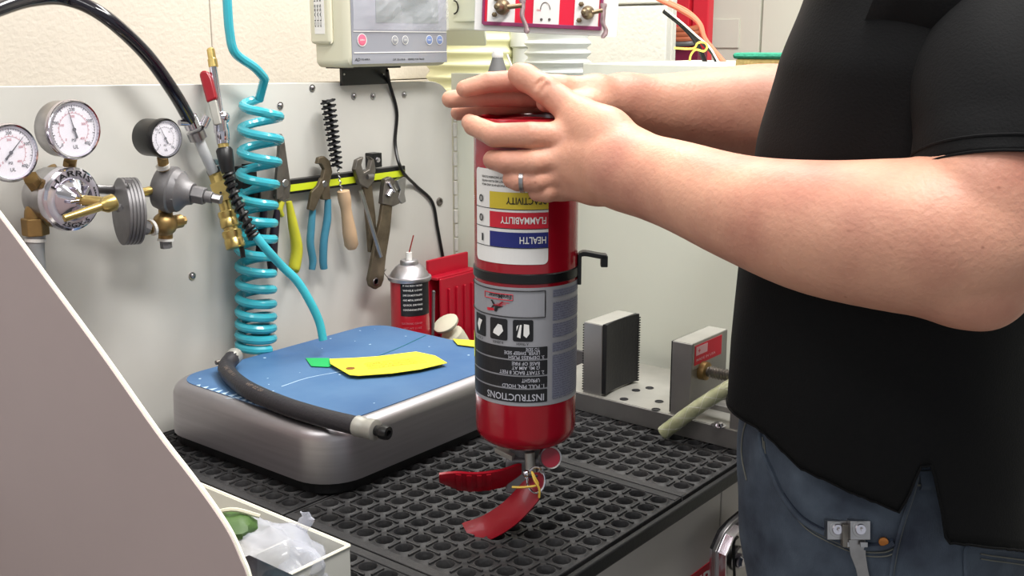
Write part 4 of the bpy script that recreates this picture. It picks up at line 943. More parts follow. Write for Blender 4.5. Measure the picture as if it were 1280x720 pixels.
# red tray rack against corner
yr = 1.235
rt2 = thing('red_bin', (PY(565, 400, yr).x, yr, BT), 'red plastic parts bin with vertical ribs standing in the corner', 'bin')
a, b = PY(535, 326, yr), PY(535, 440, yr); xr1 = XR-.012; 
obj('back', MB().box((a.x, yr, BT), (xr1, yr+.006, a.z)), M_REDP, rt2, bev=.002)
zlip = PY(535, 350, yr-.02).z
obj('lip', MB().box((a.x, yr-.02, zlip-.006), (xr1, yr, zlip)), M_REDP, rt2, bev=.002)
obj('front', MB().box((a.x+.004, yr-.024, BT), (xr1, yr-.020, zlip-.003)), M_REDP, rt2, bev=.002)
for k in range(6):
    x_ = a.x+.022+.020*k
    if x_ < xr1: obj('rib', MB().box((x_, yr-.028, BT), (x_+.005, yr-.0235, zlip-.022)), M_REDP, rt2, bev=.0015)
rd2 = obj('grey_rod', MB().cyl(PY(541, 425, yr-.045), PY(542, 365, yr-.045), .0026, n=10).ball(PY(542, 365, yr-.045), .003), M_GREYM, smooth=True); tag(rd2, 'short upright grey rod between the spray can and the red bin', 'rod')
cr_ = thing('cloth_roll', PY(565, 418, 1.17), 'small cream cloth roll leaning behind the scale', 'cloth')
a, b = PY(556, 402, 1.175), PY(578, 440, 1.17)
obj('roll', MB().lathe(b, a-b, [(0, .021), (.035, .0205), (.044, .019), (.048, .014), (.049, 0)], 20), M_CLOTH, cr_, smooth=True)
obj('band', MB().lathe(a+(b-a)*.12, a-b, [(0, .0205), (.002, .022), (.006, .0222), (.008, .019)], 20), M_CLOTH, cr_, smooth=True)

# ================================================================== vise
XV = 1.215
vs_ = thing('vise', (1.30, .76, BT), 'aluminium cylinder vise with rubber-lined jaws and drilled base plate', 'vise')
zbt = PX(724, 491, XV).z
def bx(a, b, m_, nm, par=vs_, bev=.001): return obj(nm, MB().box(a, b), m_, par, bev=bev)
bs_ = bx((XV, .30, BT), (1.395, .93, zbt), M_ALU, 'base_plate')
obj('top_face', MB().box((XV+.001, .31, zbt), (1.394, .929, zbt+.0006)), M_ALUL, bs_)
for px_, py_ in ((780, 499), (812, 485), (824, 502), (820, 512), (795, 488)):
    c = PZ(px_, py_, zbt+.0007); obj('bolt_hole', MB().lathe(c, Z, [(0, .0062), (.0006, .0062), (.0006, .005), (0, .0045)], 18).lathe(c, Z, [(.0, .0048), (.0001, 0)], 14), M_INK, bs_)
c = PZ(898, 532, zbt+.0007); obj('bolt_head', MB().lathe(c, Z, [(0, .010), (.0008, .010), (.001, .007), (0.004, .0055), (.0045, 0)], 16), M_CHR, bs_, smooth=True)
def jaw(y0, y1, zt_, xback, rub):
    j = bx((XV+.004, y0, zbt), (xback, y1, zt_), M_ALU, 'jaw'); obj('jaw_top', MB().box((XV+.005, y0+.001, zt_), (xback-.001, y1-.001, zt_+.0005)), M_ALUL, j); return j
zj1 = PX(727, 403, XV).z; j1 = jaw(.815, .846, zj1, 1.306, 0)
# curved rubber pad on jaw 1
pd = MB(); prof = []
for i in range(13):
    t_ = i/12; x = XV+.006+t_*.084; prof.append((x, .815-.002-.005*abs(2*t_-1)**2))
poly = [(x, y, 0) for x, y in prof]+[(XV+.090, .8148, 0), (XV+.006, .8148, 0)]
pd.prism([(x, y, zbt+.004) for x, y, _ in poly], (0, 0, zj1-zbt-.003))
pad = obj('rubber_pad', pd, M_RUBP, j1)
te = MB()
for k in range(26):
    z_ = zbt+.004+k*(zj1-zbt-.006)/26
    te.box((XV+.006, .846, z_), (1.304, .849, z_+.0018)); te.box((XV+.089, .807, z_), (XV+.0925, .815, z_+.0018))
obj('serrations', te, M_RUBP, j1)
zj2 = PX(839, 427, XV).z; j2 = jaw(.672, .702, zj2, 1.318, 0)
te = MB(); te.box((XV+.006, .702, zbt+.002), (1.316, .7045, zj2-.001))
obj('rubber_pad', te, M_RUBP, j2)
# red label on the -y face of jaw 2
a, b = PY(869, 429, .671), PY(901, 424, .671); c = PY(869, 457, .671)
xl0, xl1 = PY(868, 440, .6715).x, PY(901, 436, .6715).x; zl1, zl0 = PY(868, 433, .6715).z, PY(868, 457, .6715).z
obj('label_plate', MB().box((xl0-.003, .6712, zl0-.005), (xl1+.003, .672, zl1+.004)), M_ALUL, j2)
lb = obj('red_label', MB().box((xl0, .6705, zl0), (xl1, .6713, zl1)), M_REDI, j2)
t = MB().box((xl0+.003, .6701, zl0+.013), (xl0+(xl1-xl0)*.45, .6706, zl1-.002)); text(t, 'MADE IN USA', planefn((xl0+.004, .6700, zl0+.005), X, Z), .0035, (xl1-xl0)*.7)
obj('print', t, mat('label_pale', (222, 170, 176), .5), lb, recalc=False)
t = MB(); text(t, '+', planefn((xl0+.008, .6698, zl0+.015), X, Z), .008); obj('mark', t, M_REDI, lb, recalc=False)
# screw
sA = PX(0, 0, 1); s0 = Vector((1.285, .672, PY(880, 468, .66).z)); s0.x = PY(880, 468, .668).x
pr_ = []
for k in range(44): pr_ += [(.012+k*.0045, .0068), (.012+k*.0045+.0022, .0085)]
obj('screw', MB().lathe(s0, (0, -1, 0), [(0, .011), (.008, .011), (.009, .0068)]+pr_, 18), M_TOOL, vs_, smooth=True)
obj('screw_collar', MB().lathe(s0, (0, -1, 0), [(0, .013), (.009, .0125), (.010, .009)], 18), M_BRASSD, vs_, smooth=True)
bx((XV+.002, .585, zbt), (1.33, .612, .985), M_ALU, 'end_block')
bx((XV+.10, .612, zbt), (XV+.115, .672, zbt+.008), M_ALU, 'guide_rail'); bx((XV+.055, .612, zbt), (XV+.07, .672, zbt+.008), M_ALU, 'guide_rail')
# braided hose
ph_ = [PX(829, 541, XV-.025), PX(868, 512, XV-.012), PX(905, 488, XV+.01), PX(935, 470, XV+.04)]
bh = thing('braided_hose', ph_[0], 'short clear yellowish braided hose resting on the vise base', 'hose')
hp2 = bez(ph_, 8)
obj('tube', MB().tube(hp2, .0096, 16), M_BRAID, bh, smooth=True)
hx = MB()
for sgn in (-1, 1):
    for o_k in range(3):
        pl = []
        for i in range(len(hp2)*3):
            s = i/3; k = min(int(s), len(hp2)-2); p = hp2[k].lerp(hp2[k+1], s-k); tg = (hp2[k+1]-hp2[k]).normalized(); uu_, vv_, _ = frame(tg); a = sgn*s*.55+o_k*2*PI/3; pl.append(p+uu_*.0096*math.cos(a)+vv_*.0096*math.sin(a))
        hx.tube(pl, .00022, 4)
obj('braid', hx, M_WPL, bh)
e = hp2[0]; d = (hp2[0]-hp2[1]).normalized(); obj('open_end', MB().lathe(e, d, [(0, .0096), (.0008, .0093), (.001, .006), (-.004, .0055)], 18), M_BRAID, bh, smooth=True)

# chrome latch at the bench front
YL = yf-.03
lt = thing('toggle_latch', PY(915, 690, yf), 'bright chrome toggle latch with bolt on the front of the bench', 'latch')
pl = [(916, 653), (930, 641), (936, 648), (934, 740), (893, 740), (895, 690), (905, 667)]
obj('plate', MB().prism([PY(a, b, YL) for a, b in pl], (0, .006, 0)), M_CHRB, lt, bev=.001)
obj('flange', MB().ribbon([PY(896, 740, YL), PY(897, 690, YL), PY(907, 667, YL), PY(918, 655, YL), PY(932, 643, YL)], (0, 1, .15), (-1, 0, .8), .022, .003), M_CHR, lt)
obj('washer', MB().lathe(PY(922, 698, YL-.002), (0, -1, 0), [(0, .016), (.003, .015), (.003, .0)], 24), M_CHRB, lt, smooth=True)
obj('bolt', MB().lathe(PY(922, 700, YL-.005), (0, -1, 0), [(0, .010), (.006, .0095), (.009, .006), (.009, 0)], 18), M_CHR, lt, smooth=True)
obj('rod', MB().tube(bez([PY(918, 720, YL-.006), PY(917, 680, YL-.006), PY(922, 671, YL-.006)], 4), .002, 6), M_INK, lt)
kn_ = MB(); c = PY(942, 655, YL)
pr_ = []
for k in range(6): pr_ += [(.003*k, .014), (.003*k+.0015, .0155)]
kn_.lathe(c+Z*-.012, (0.2, 0, 1), [(0, .006)]+pr_+[(.018, .005)], 20); obj('threaded_stud', kn_, mat('plum_metal', (150, 120, 126), .3, .8), lt, smooth=True)
obj('rubber_tip', MB().box(PY(931, 706, YL+.01), PY(950, 694, YL+.03)), M_BLK, lt)
cl_ = obj('cream_case', MB().box((1.09, .45, .55), (1.20, .50, PY(930, 705, .45).z)), M_DUCTY, bev=.004); tag(cl_, 'pale yellow case low in front of the bench beside the jeans', 'case')
bpy.data.objects.remove(cl_)
exec_person = True

# ================================================================== fire extinguisher (held upside down)
AX = P(657.5, 350, 1.13); D0 = Vector((AX.x, AX.y, 0)); dv = D0.normalized(); rt_ = Vector((dv.y, -dv.x, 0)); RC = .0535
fr = D0-dv*RC
zr = lambda py, off=RC: zrow(*(D0-dv*off).xy, py)
zT = zr(150); zB = zr(552)
ex = thing('fire_extinguisher', (AX.x, AX.y, BT+.002), 'red fire extinguisher held upside down with its levers on the mat', 'fire extinguisher')
cen = Vector((AX.x, AX.y, 0))
prof = [(zB-.026, .016), (zB-.022, .020), (zB-.019, .030), (zB-.0145, .042), (zB-.0095, .0492), (zB-.004, .0526), (zB+.003, RC), (zT-.003, RC), (zT-.0005, RC-.0006), (zT, RC-.0022), (zT-.001, RC-.0042), (zT-.008, RC-.0052), (zT-.009, RC-.012), (zT-.003, .030), (zT-.001, .012), (zT-.0005, 0)]
obj('cylinder', MB().lathe(cen, Z, prof, 64), M_RED, ex, smooth=True)
obj('strap', MB().lathe(cen, Z, [(zr(356), RC+.0002), (zr(355), RC+.0016), (zr(344), RC+.0016), (zr(343), RC+.0002)], 64), M_BLK, ex, smooth=True)
# strap clip
def cp(ph, rad, z_): return cen-dv*(rad*math.cos(ph))+rt_*(rad*math.sin(ph))+Z*z_
zk = zr(318, 0)
e0 = cp(PI/2*.95, RC+.001, zk)
cpth = [e0+rt_*.0+Z*.003, e0+rt_*.006+Z*.005, e0+rt_*.018+Z*.003, e0+rt_*.024+Z*.002, e0+rt_*.029+Z*.0015]
obj('clip', MB().ribbon(bez(cpth, 4), dv, Z, .012, .005).obox(e0+rt_*.0265-Z*.0055, rt_*.0036, dv*.006, Z*.006).obox(e0-Z*.014+rt_*.001, rt_*.002, dv*.006, Z*.016), M_BLK, ex, bev=.0008)
# hazard label
r_ = math.radians
ph0, ph1 = r_(-68), r_(24)
hl = obj('hazard_label', cylpatch(MB(), cen, RC, ph0, ph1, zr(331), zr(213), .0004, rad=.005), M_WHITE, ex, recalc=False)
phs = r_(-42)
for y0, y1, m_, s, ink in ((291, 310, M_BLUI, 'HEALTH', M_WHITE), (266, 286, M_REDI, 'FLAMMABILITY', M_WHITE), (241, 262, M_YEL, 'REACTIVITY', M_INK)):
    st = obj('colour_band', cylpatch(MB(), cen, RC, phs, ph1-.004, zr(y1), zr(y0), .0008), m_, hl, recalc=False)
    t = MB(); wd_ = {'HEALTH': .026, 'FLAMMABILITY': .0455, 'REACTIVITY': .0395}[s]
    text(t, s, cylfn(cen, RC, ph1-.05, zr((y0+y1)/2)+.0034, -1, -1, .0014), .0068, wd_); obj('lettering', t, ink, hl, recalc=False)
    t = MB(); text(t, '1' if s == 'HEALTH' else '0', cylfn(cen, RC, r_(-52.0), zr((y0+y1)/2)+.0037, -1, -1, .0014), .0074, .0024 if s == 'HEALTH' else .0066); 
    obj('numeral', t, M_INK, hl, recalc=False)
    obj('rule_line', cylpatch(MB(), cen, RC, ph0, ph1-.004, zr(y1)-.0008, zr(y1)-.0001, .0009), M_INK, hl, recalc=False)
t = MB()
for k, s in enumerate(('CONTENTS: MONOAMMONIUM PHOSPHATE AND MICA', 'MAY IRRITATE EYES AND LUNGS, FIRST AID FLUSH WATER', 'PRESSURIZED CONTAINER, DO NOT INCINERATE EVER')):
    text(t, s, cylfn(cen, RC, ph1-.06, zr(234.5-5*k)+.002, -1, -1, .0008), .0022, .070)
obj('small_print', t, M_INK, hl, recalc=False)
# instruction label
q0_, q1_ = r_(-98), r_(92)
il_ = obj('instruction_label', cylpatch(MB(), cen, RC, q0_, q1_, zr(508), zr(360), .0004, 48, .003), M_LABG, ex, recalc=False)
def band(nm, p0_, p1_, y0, y1, m_, e_=.0008, par=il_, rad=0): return obj(nm, cylpatch(MB(), cen, RC, r_(p0_), r_(p1_), zr(y1), zr(y0), e_, 24, rad), m_, par, recalc=False)
def inv(mb, s, pstart, py, h, wd_=None, e_=.0013): text(mb, s, cylfn(cen, RC, r_(pstart), zr(py)+h*.5, -1, -1, e_), h, wd_)
for y0, y1 in ((434, 450), (451, 470), (471, 486), (487, 504)): band('black_block', -95, 24, y0, y1-.8, M_INK, rad=.0008)
t = MB()
inv(t, 'INSTRUCTIONS', 20, 497, .0072, .062)
inv(t, '1. PULL PIN, HOLD', 20, 483, .0040, .043); inv(t, 'UPRIGHT', 15, 475.5, .0040, .018)
inv(t, '2. START BACK 8 FEET', 20, 466, .0038, .046); inv(t, '(2 M). AIM AT', 15, 460, .0036, .028); inv(t, 'BASE OF FIRE', 15, 454.5, .0036, .028)
inv(t, '3. DEPRESS PUSH', 20, 447, .0036, .036); inv(t, 'LEVER, SWEEP SIDE', 15, 441.5, .0036, .036); inv(t, 'TO SIDE', 15, 436.8, .0034, .014)
obj('lettering', t, mat('label_pale_ink', (186, 186, 196), .5), il_, recalc=False)
for c_ in (-3, -31, -60):
    b_ = band('pictogram', c_-11, c_+11, 400, 427, M_INK, rad=.002)
    t = MB(); k = c_
    def g(x_, y_): return cylfn(cen, RC, r_(c_), zr(414), -1, -1, .0014)(x_*.0085, y_*.0085)
    if c_ == -3: t.add([g(-.7, -.8), g(-.1, -.9), g(-.05, .5), g(-.4, .8), g(-.75, .3)], [(0, 1, 2, 3, 4)]).add([g(.15, -.8), g(.35, -.8), g(.7, .7), g(.3, .85)], [(0, 1, 2, 3)]).add([g(.5, -.8), g(.75, -.6), g(.75, 0)], [(0, 1, 2)])
    elif c_ == -31: t.add([g(-.7, .1), g(-.1, .8), g(.7, .5), g(.6, .1), g(0, -.7), g(-.5, -.6)], [(0, 1, 2, 3, 4, 5)])
    else: t.add([g(-.6, -.7), g(.2, -.8), g(.6, 0), g(.1, .8), g(-.2, 0)], [(0, 1, 2, 3, 4)])
    obj('symbol', t, M_WHITE, il_, recalc=False)
t = MB()
for p_, s in ((3, 'A TRASH'), (-25, 'B LIQUIDS'), (-54, 'C ELEC')): inv(t, s, p_, 430, .0024, .012)
obj('class_print', t, M_INK, il_, recalc=False)
# outlined logo box
def outline(p0_, p1_, y0, y1, w_=.0006, m_=M_INK, nm='frame_line', e_=.001):
    mb = MB(); fn_ = lambda p, y_: cp(r_(p), RC+e_, zr(y_)); 
    pts = [fn_(p0_+(p1_-p0_)*k/16, y0) for k in range(16)]+[fn_(p1_, y0+(y1-y0)*k/4) for k in range(4)]+[fn_(p1_+(p0_-p1_)*k/16, y1) for k in range(16)]+[fn_(p0_, y1+(y0-y1)*k/4) for k in range(5)]
    return obj(nm, mb.tube(pts, w_, 4), m_, il_)
outline(-96, 21, 364, 397)
t = MB(); inv(t, 'FireMaster', -16, 372, .0046, .026); obj('brand_lettering', t, M_INK, il_, recalc=False)
outline(-50, -14, 369, 376, .0004, M_REDI)
t = MB()
def g(x_, y_): return cylfn(cen, RC, r_(-33), zr(385), -1, -1, .0012)(x_*.009, y_*.006)
for q in ([(-.9, -.1), (-.3, .3), (.2, .1), (.8, .5), (.5, -.1), (0, -.3), (-.4, -.2)], [(-.2, .2), (0, 1), (.3, .9), (.2, .1)], [(-.4, -.2), (-.9, -.9), (-.7, -.9), (-.2, -.3)], [(.2, -.3), (.6, -1), (.8, -.9), (.4, -.1)]):
    t.add([g(*a) for a in q], [tuple(range(len(q)))])
obj('rider_emblem', t, M_INK, il_, recalc=False)
t = MB()
for q in ([(.3, .8), (1.3, 1.0), (1.4, .5), (.4, .4)],): t.add([g(*a) for a in q], [tuple(range(len(q)))])
t2 = MB(); 
for k in range(3): inv(t, 'mmm', -18-4*k, 380+2*k, .002, .010)
obj('emblem_red', t, M_REDI, il_, recalc=False)
t = MB()
rnd = random.Random(9)
for y_ in range(366, 503, 3):
    if y_ in (375, 378, 405, 426, 429, 444): continue
    inv(t, ''.join(rnd.choice(['READ ', 'THE ', 'GAUGE ', 'INSPECT ', 'MONTHLY ', 'AFTER ', 'USE ', 'RECHARGE ', 'VALVE ']) for _ in range(6)), 84, y_, .0017, .050, .0008)
obj('microprint', t, M_LINK, il_, recalc=False)
for y0, y1 in ((364, 373), (381, 403), (407, 424), (431, 442), (447, 500)): band('tint_block', 30, 84, y0, y1, mat('tint', (138, 140, 156), .45, .15), .0006)
obj('yellow_sticker', cylpatch(MB(), cen, RC, r_(-92), r_(-76), zr(462), zr(428), .0012, rad=.006), M_TAPE, ex, recalc=False)
# valve, levers
zv = zr(575, 0)
obj('valve_neck', MB().lathe(cen, Z, [(zr(588, 0), .010), (zr(585, 0), .014), (zB-.018, .019)], 20), M_GREYM, ex, smooth=True)
vc = P(655, 588, 1.165)
obj('valve_body', MB().obox(P(652, 590, 1.17), rt_*.017, dv*.014, Z*.020).cyl(P(640, 574, 1.16), P(655, 580, 1.165), .006), M_GREYM, ex, bev=.003)
obj('hose_port', MB().prism([P(618, 566, 1.17), P(636, 559, 1.20), P(655, 566, 1.19), P(640, 577, 1.15)], Z*.006), M_ALUL, ex, bev=.001)
obj('valve_stem', MB().cyl(P(662, 566, 1.15), P(664, 600, 1.15), .0055), M_ALUL, ex, smooth=True)
up_ = bez([P(652, 592, 1.155), P(625, 601, 1.15), P(590, 605, 1.14), P(549, 600, 1.12)], 6)
L1 = MB().ribbon(up_, (Z*.9-dv*.42).normalized(), (-dv*.9-Z*.42).normalized(), [.022, .026]+[.027]*(len(up_)-6)+[.025, .021, .017, .012], .003, .0016)
for k in (8, 10, 12, 14): L1.ribbon([up_[k]+(-dv*.9-Z*.42)*.0016, up_[k+1]+(-dv*.9-Z*.42)*.0016], (Z*.9-dv*.42).normalized(), (-dv*.9-Z*.42).normalized(), .024, .002, .0014)
obj('carry_handle', L1, M_REDL, ex, smooth=True)
lo_ = bez([P(668, 606, 1.15), P(655, 622, 1.15), P(635, 642, 1.155), P(610, 658, 1.165), P(584, 667, 1.17)], 6)
nl = (-dv*.75+Z*.5-rt_*.3).normalized(); wl_ = (rt_*.5+Z*-.62-dv*.55).normalized(); wl_ = (wl_-nl*wl_.dot(nl)).normalized()
obj('squeeze_lever', MB().ribbon(lo_, wl_, nl, [.020, .024]+[.028]*(len(lo_)-4)+[.028, .027], .003, .0018), M_REDL, ex, smooth=True)
obj('lever_bracket', MB().obox(P(657, 603, 1.17), rt_*.013, dv*.008, Z*.016), mat('dark_red', (110, 14, 26), .4), ex, bev=.003)
gc = P(688, 572, 1.135); gn = (-FW*.9+RT*.2+Z*.1).normalized()
gg = obj('pressure_gauge', MB().lathe(gc-gn*.012, gn, [(0, .008), (.004, .0115), (.012, .0122), (.0135, .0118), (.013, .0105), (.0115, .0103)], 28), M_CHRB, ex, smooth=True)
obj('gauge_face', MB().lathe(gc-gn*.0005, gn, [(0, .0106), (.0003, .0105), (.0004, 0)], 24), mat('gauge_red', (140, 26, 46), .3), gg)
obj('gauge_stem', MB().cyl(gc-gn*.012, P(668, 578, 1.155), .005), M_GREYM, gg)
rgp = P(670, 600, 1.13)
obj('pull_pin', MB().tube([rgp+RT*(.0125*math.cos(a)*.75)+UP*(.0135*math.sin(a)) for a in [k*2*PI/24 for k in range(25)]], .0012, 8).cyl(P(658, 596, 1.13), P(680, 594, 1.15), .0022).ball(P(658, 592, 1.128), .004), M_CHR, ex, smooth=True)
obj('pin_disc', MB().lathe(P(671, 601, 1.14), gn, [(0, .009), (.001, .009), (.001, 0)], 20), mat('pin_red', (140, 22, 40), .4), ex)
tie = bez([P(640, 609, 1.125), P(656, 609, 1.122), P(672, 606, 1.122), P(669, 598, 1.122), P(665, 590, 1.125), P(668, 600, 1.12), P(674, 611, 1.12), P(674, 622, 1.122)], 5)
obj('safety_tie', MB().tube(tie, .0012, 6), mat('yellow_tie', (206, 170, 70), .5), ex, smooth=True)

# ================================================================== person
PC = Vector((1.02, .335, 0))       # torso axis on the floor plan
psi = math.radians(6)
PF = Vector((-math.sin(psi), math.cos(psi), 0)); PR = Vector((PF.y, -PF.x, 0))    # facing, own right
def Q(r, f, z): return PC+PR*r+PF*f+Z*z
pers = thing('person', (PC.x, PC.y, 0), 'man in black short-sleeved shirt and blue jeans holding the inverted red extinguisher with both hands', 'person')
W2 = lambda px, py, w_, rp: (P(px, py, w_), rp*w_/FPX)
class SDF:
    def __init__(s, lo, hi, h): s.lo = np.array(lo); s.h = h; s.n = np.ceil((np.array(hi)-s.lo)/h).astype(int)+1; s.d = np.full(s.n, .03, np.float32)
    def win(s, a, b, m_):
        lo = np.clip(np.floor((np.minimum(a, b)-m_-s.lo)/s.h).astype(int), 0, s.n); hi = np.clip(np.ceil((np.maximum(a, b)+m_-s.lo)/s.h).astype(int)+1, 0, s.n)
        return tuple(slice(l, h) for l, h in zip(lo, hi))
    def pos(s, w_):
        return np.meshgrid(*[(np.arange(k.start, k.stop)*s.h+s.lo[i]).astype(np.float32) for i, k in enumerate(w_)], indexing='ij', sparse=True)
    def cone(s, a, b, ra, rb, k, tgt=None, sub=False, sq=None):
        T = s.d if tgt is None else tgt; a = np.array(a, np.float32); b = np.array(b, np.float32); w_ = s.win(a, b, max(ra, rb)+.032)
        if any(q.stop <= q.start for q in w_): return
        x, y, z = s.pos(w_); ab = b-a; L2 = float(ab@ab)+1e-12
        px_, py_, pz_ = x-a[0], y-a[1], z-a[2]
        t = np.clip((px_*ab[0]+py_*ab[1]+pz_*ab[2])/L2, 0, 1)
        dd = np.sqrt((px_-t*ab[0])**2+(py_-t*ab[1])**2+(pz_-t*ab[2])**2)-(ra+(rb-ra)*t)
        o = T[w_]
        if sub: hh = np.clip(.5-.5*(o+dd)/k, 0, 1); T[w_] = o*(1-hh)-dd*hh+k*hh*(1-hh)
        else: hh = np.clip(.5+.5*(o-dd)/k, 0, 1); T[w_] = o*(1-hh)+dd*hh-k*hh*(1-hh)
    def ell(s, c, r3, k, R=None, tgt=None):
        T = s.d if tgt is None else tgt; c = np.array(c, np.float32); m_ = max(r3)+.03; w_ = s.win(c, c, m_); x, y, z = s.pos(w_); x, y, z = np.broadcast_arrays(x-c[0], y-c[1], z-c[2])
        if R is not None: x, y, z = [x*R[i][0]+y*R[i][1]+z*R[i][2] for i in range(3)]
        k0 = np.sqrt((x/r3[0])**2+(y/r3[1])**2+(z/r3[2])**2); k1 = np.sqrt((x/r3[0]**2)**2+(y/r3[1]**2)**2+(z/r3[2]**2)**2)+1e-6
        dd = k0*(k0-1)/k1; o = T[w_]; hh = np.clip(.5+.5*(o-dd)/k, 0, 1); T[w_] = o*(1-hh)+dd*hh-k*hh*(1-hh)
    def merge(s, o, k):
        hh = np.clip(.5+.5*(s.d-o)/k, 0, 1); s.d = s.d*(1-hh)+o*hh-k*hh*(1-hh)
    def mesh(s):
        import openvdb
        g = openvdb.FloatGrid(.03); g.copyFromArray(np.ascontiguousarray(s.d), tolerance=1e-6); p, q = g.convertToQuads(0.0); return p*s.h+s.lo, q
def skin_obj(name, sdf, m_, parent):
    p, q = sdf.mesh(); me = bpy.data.meshes.new(name); off = np.array(rootloc(parent)); me.from_pydata((p-off).tolist(), [], q[:, ::-1].tolist()); me.materials.append(m_)
    me.update(); me.shade_smooth(); o = bpy.data.objects.new(name, me); COL.objects.link(o); o.parent = parent; return o
def bez4(ps, n):
    q = [ps[0]*2-ps[1]]+ps+[ps[-1]*2-ps[-2]]; out = []
    for i in range(1, len(q)-2):
        for k in range(n):
            t = k/n; a, b, c, d = q[i-1:i+3]; out.append(.5*((2*b)+(c-a)*t+(2*a-5*b+4*c-d)*t*t+(3*b-a-3*c+d)*t**3))
    return out+[ps[-1]]
def arm_hand(s, arm, palm, fingers, thumb, kf=.0015):
    def chain(c, k, tgt=None):
        for (a, ra), (b, rb) in zip(c, c[1:]): s.cone(a, b, ra, rb, k, tgt)
    F = np.full(s.n, .03, np.float32)
    for f in fingers:
        f = [W2(*j) for j in f]; G = None
        chain(f, kf, F)
    for a in arm:
        q = [Vector(j) for j in a]
        q = [Vector((*c[:3], d[3])) for c, d in zip(bez4(q, 5), bez4(q, 5))]
        chain([W2(*j) for j in q], .012)
    for a in palm: chain([W2(*j) for j in a], .011)
    T = np.full(s.n, .03, np.float32); chain([W2(*j) for j in thumb], .004, T); s.merge(T, .012)
    s.merge(F, .006)
# near (left) arm; joints are (px, py, depth, radius in px)
s1 = SDF((.70, .08, 1.12), (1.02, .78, 1.56), .0019)
arm = [[(1262, 20, .84, 56), (1246, 100, .80, 60), (1240, 180, .785, 66), (1230, 240, .775, 74), (1222, 310, .775, 72)],
       [(1222, 310, .775, 76), (1150, 297, .79, 88), (1030, 286, .83, 77), (930, 262, .89, 60), (850, 233, .95, 49), (800, 218, .985, 43), (770, 207, 1.00, 42)],
       [(1232, 372, .77, 37), (1180, 345, .78, 48)], [(1262, 250, .775, 58), (1240, 360, .775, 42)]]
palm = [[(800, 210, .99, 38), (765, 180, 1.005, 27), (712, 171, 1.035, 19)], [(800, 220, .99, 36), (750, 200, 1.01, 29), (706, 196, 1.03, 19)],
        [(800, 228, .99, 33), (745, 217, 1.02, 27), (704, 216, 1.035, 17)], [(800, 232, .995, 30), (745, 232, 1.03, 22), (706, 234, 1.045, 16)],
        [(790, 200, 1.0, 34), (755, 165, 1.01, 27), (725, 150, 1.03, 22)], [(735, 165, 1.03, 20), (700, 172, 1.04, 16)]]
fing = [[(712, 171, 1.035, 18.5), (664, 169, 1.026, 16.5), (618, 169, 1.037, 15), (592, 157, 1.062, 12.5), (587, 153, 1.075, 10.5)],
        [(706, 197, 1.035, 17.5), (668, 203, 1.028, 16), (632, 203, 1.036, 14.5), (616, 200, 1.045, 12.5)],
        [(704, 218, 1.04, 16), (672, 226, 1.033, 14.5), (648, 226, 1.036, 13), (640, 224, 1.04, 12)],
        [(706, 235, 1.05, 15), (684, 240, 1.038, 13), (672, 240, 1.040, 12)]]
thumb = [(760, 165, 1.01, 26), (724, 143, 1.035, 21), (700, 126, 1.045, 18), (682, 112, 1.048, 17.5), (657, 97, 1.055, 16.5), (649, 93, 1.058, 14.5)]
arm_hand(s1, arm, palm, fing, thumb)
for c_ in ([(672, 121, 1.033, 2.6), (684, 105, 1.0345, 2.4)], [(664, 115, 1.036, 2.4), (677, 100, 1.038, 2.2)]):
    a, b = [W2(*j) for j in c_]; s1.cone(a[0], b[0], a[1], b[1], .003, sub=True)
a, b = W2(1150, 208, .72, 3), W2(1163, 228, .712, 3); s1.cone(a[0], b[0], a[1], b[1], .006, sub=True)
parts_ = [s1.mesh()]
# far (right) arm
s2 = SDF((.78, .36, 1.20), (1.30, .84, 1.56), .002)
arm = [[(1170, -90, 1.16, 52), (1110, 60, 1.20, 56), (1075, 150, 1.22, 52)],
       [(1075, 150, 1.22, 55), (985, 146, 1.20, 59), (920, 142, 1.19, 53), (850, 138, 1.17, 41), (800, 134, 1.15, 33), (770, 128, 1.14, 31)]]
palm = [[(795, 130, 1.145, 30), (745, 116, 1.11, 21), (700, 111, 1.09, 16)], [(795, 133, 1.15, 29), (745, 122, 1.125, 20), (696, 119, 1.11, 15)],
        [(795, 138, 1.155, 27), (745, 127, 1.14, 19), (696, 125, 1.13, 14)], [(795, 140, 1.16, 25), (745, 132, 1.15, 17), (696, 130, 1.145, 13)]]
fing = [[(700, 110, 1.088, 15.5), (650, 101, 1.083, 13.8), (612, 103, 1.083, 13), (581, 111, 1.083, 11)],
        [(696, 119, 1.11, 15), (650, 120, 1.105, 13.5), (600, 121, 1.105, 12.5), (563, 124, 1.105, 11)],
        [(696, 126, 1.13, 14), (655, 129, 1.13, 13), (605, 134, 1.13, 11.5), (573, 141, 1.13, 9.8)],
        [(696, 132, 1.145, 13), (660, 135, 1.155, 11.5), (625, 139, 1.155, 10.5), (605, 142, 1.155, 9)]]
thumb = [(765, 132, 1.12, 20), (735, 131, 1.085, 15), (706, 130, 1.07, 13.5), (682, 128, 1.068, 12)]
arm_hand(s2, arm, palm, fing, thumb, .0012)
parts_.append(s2.mesh())
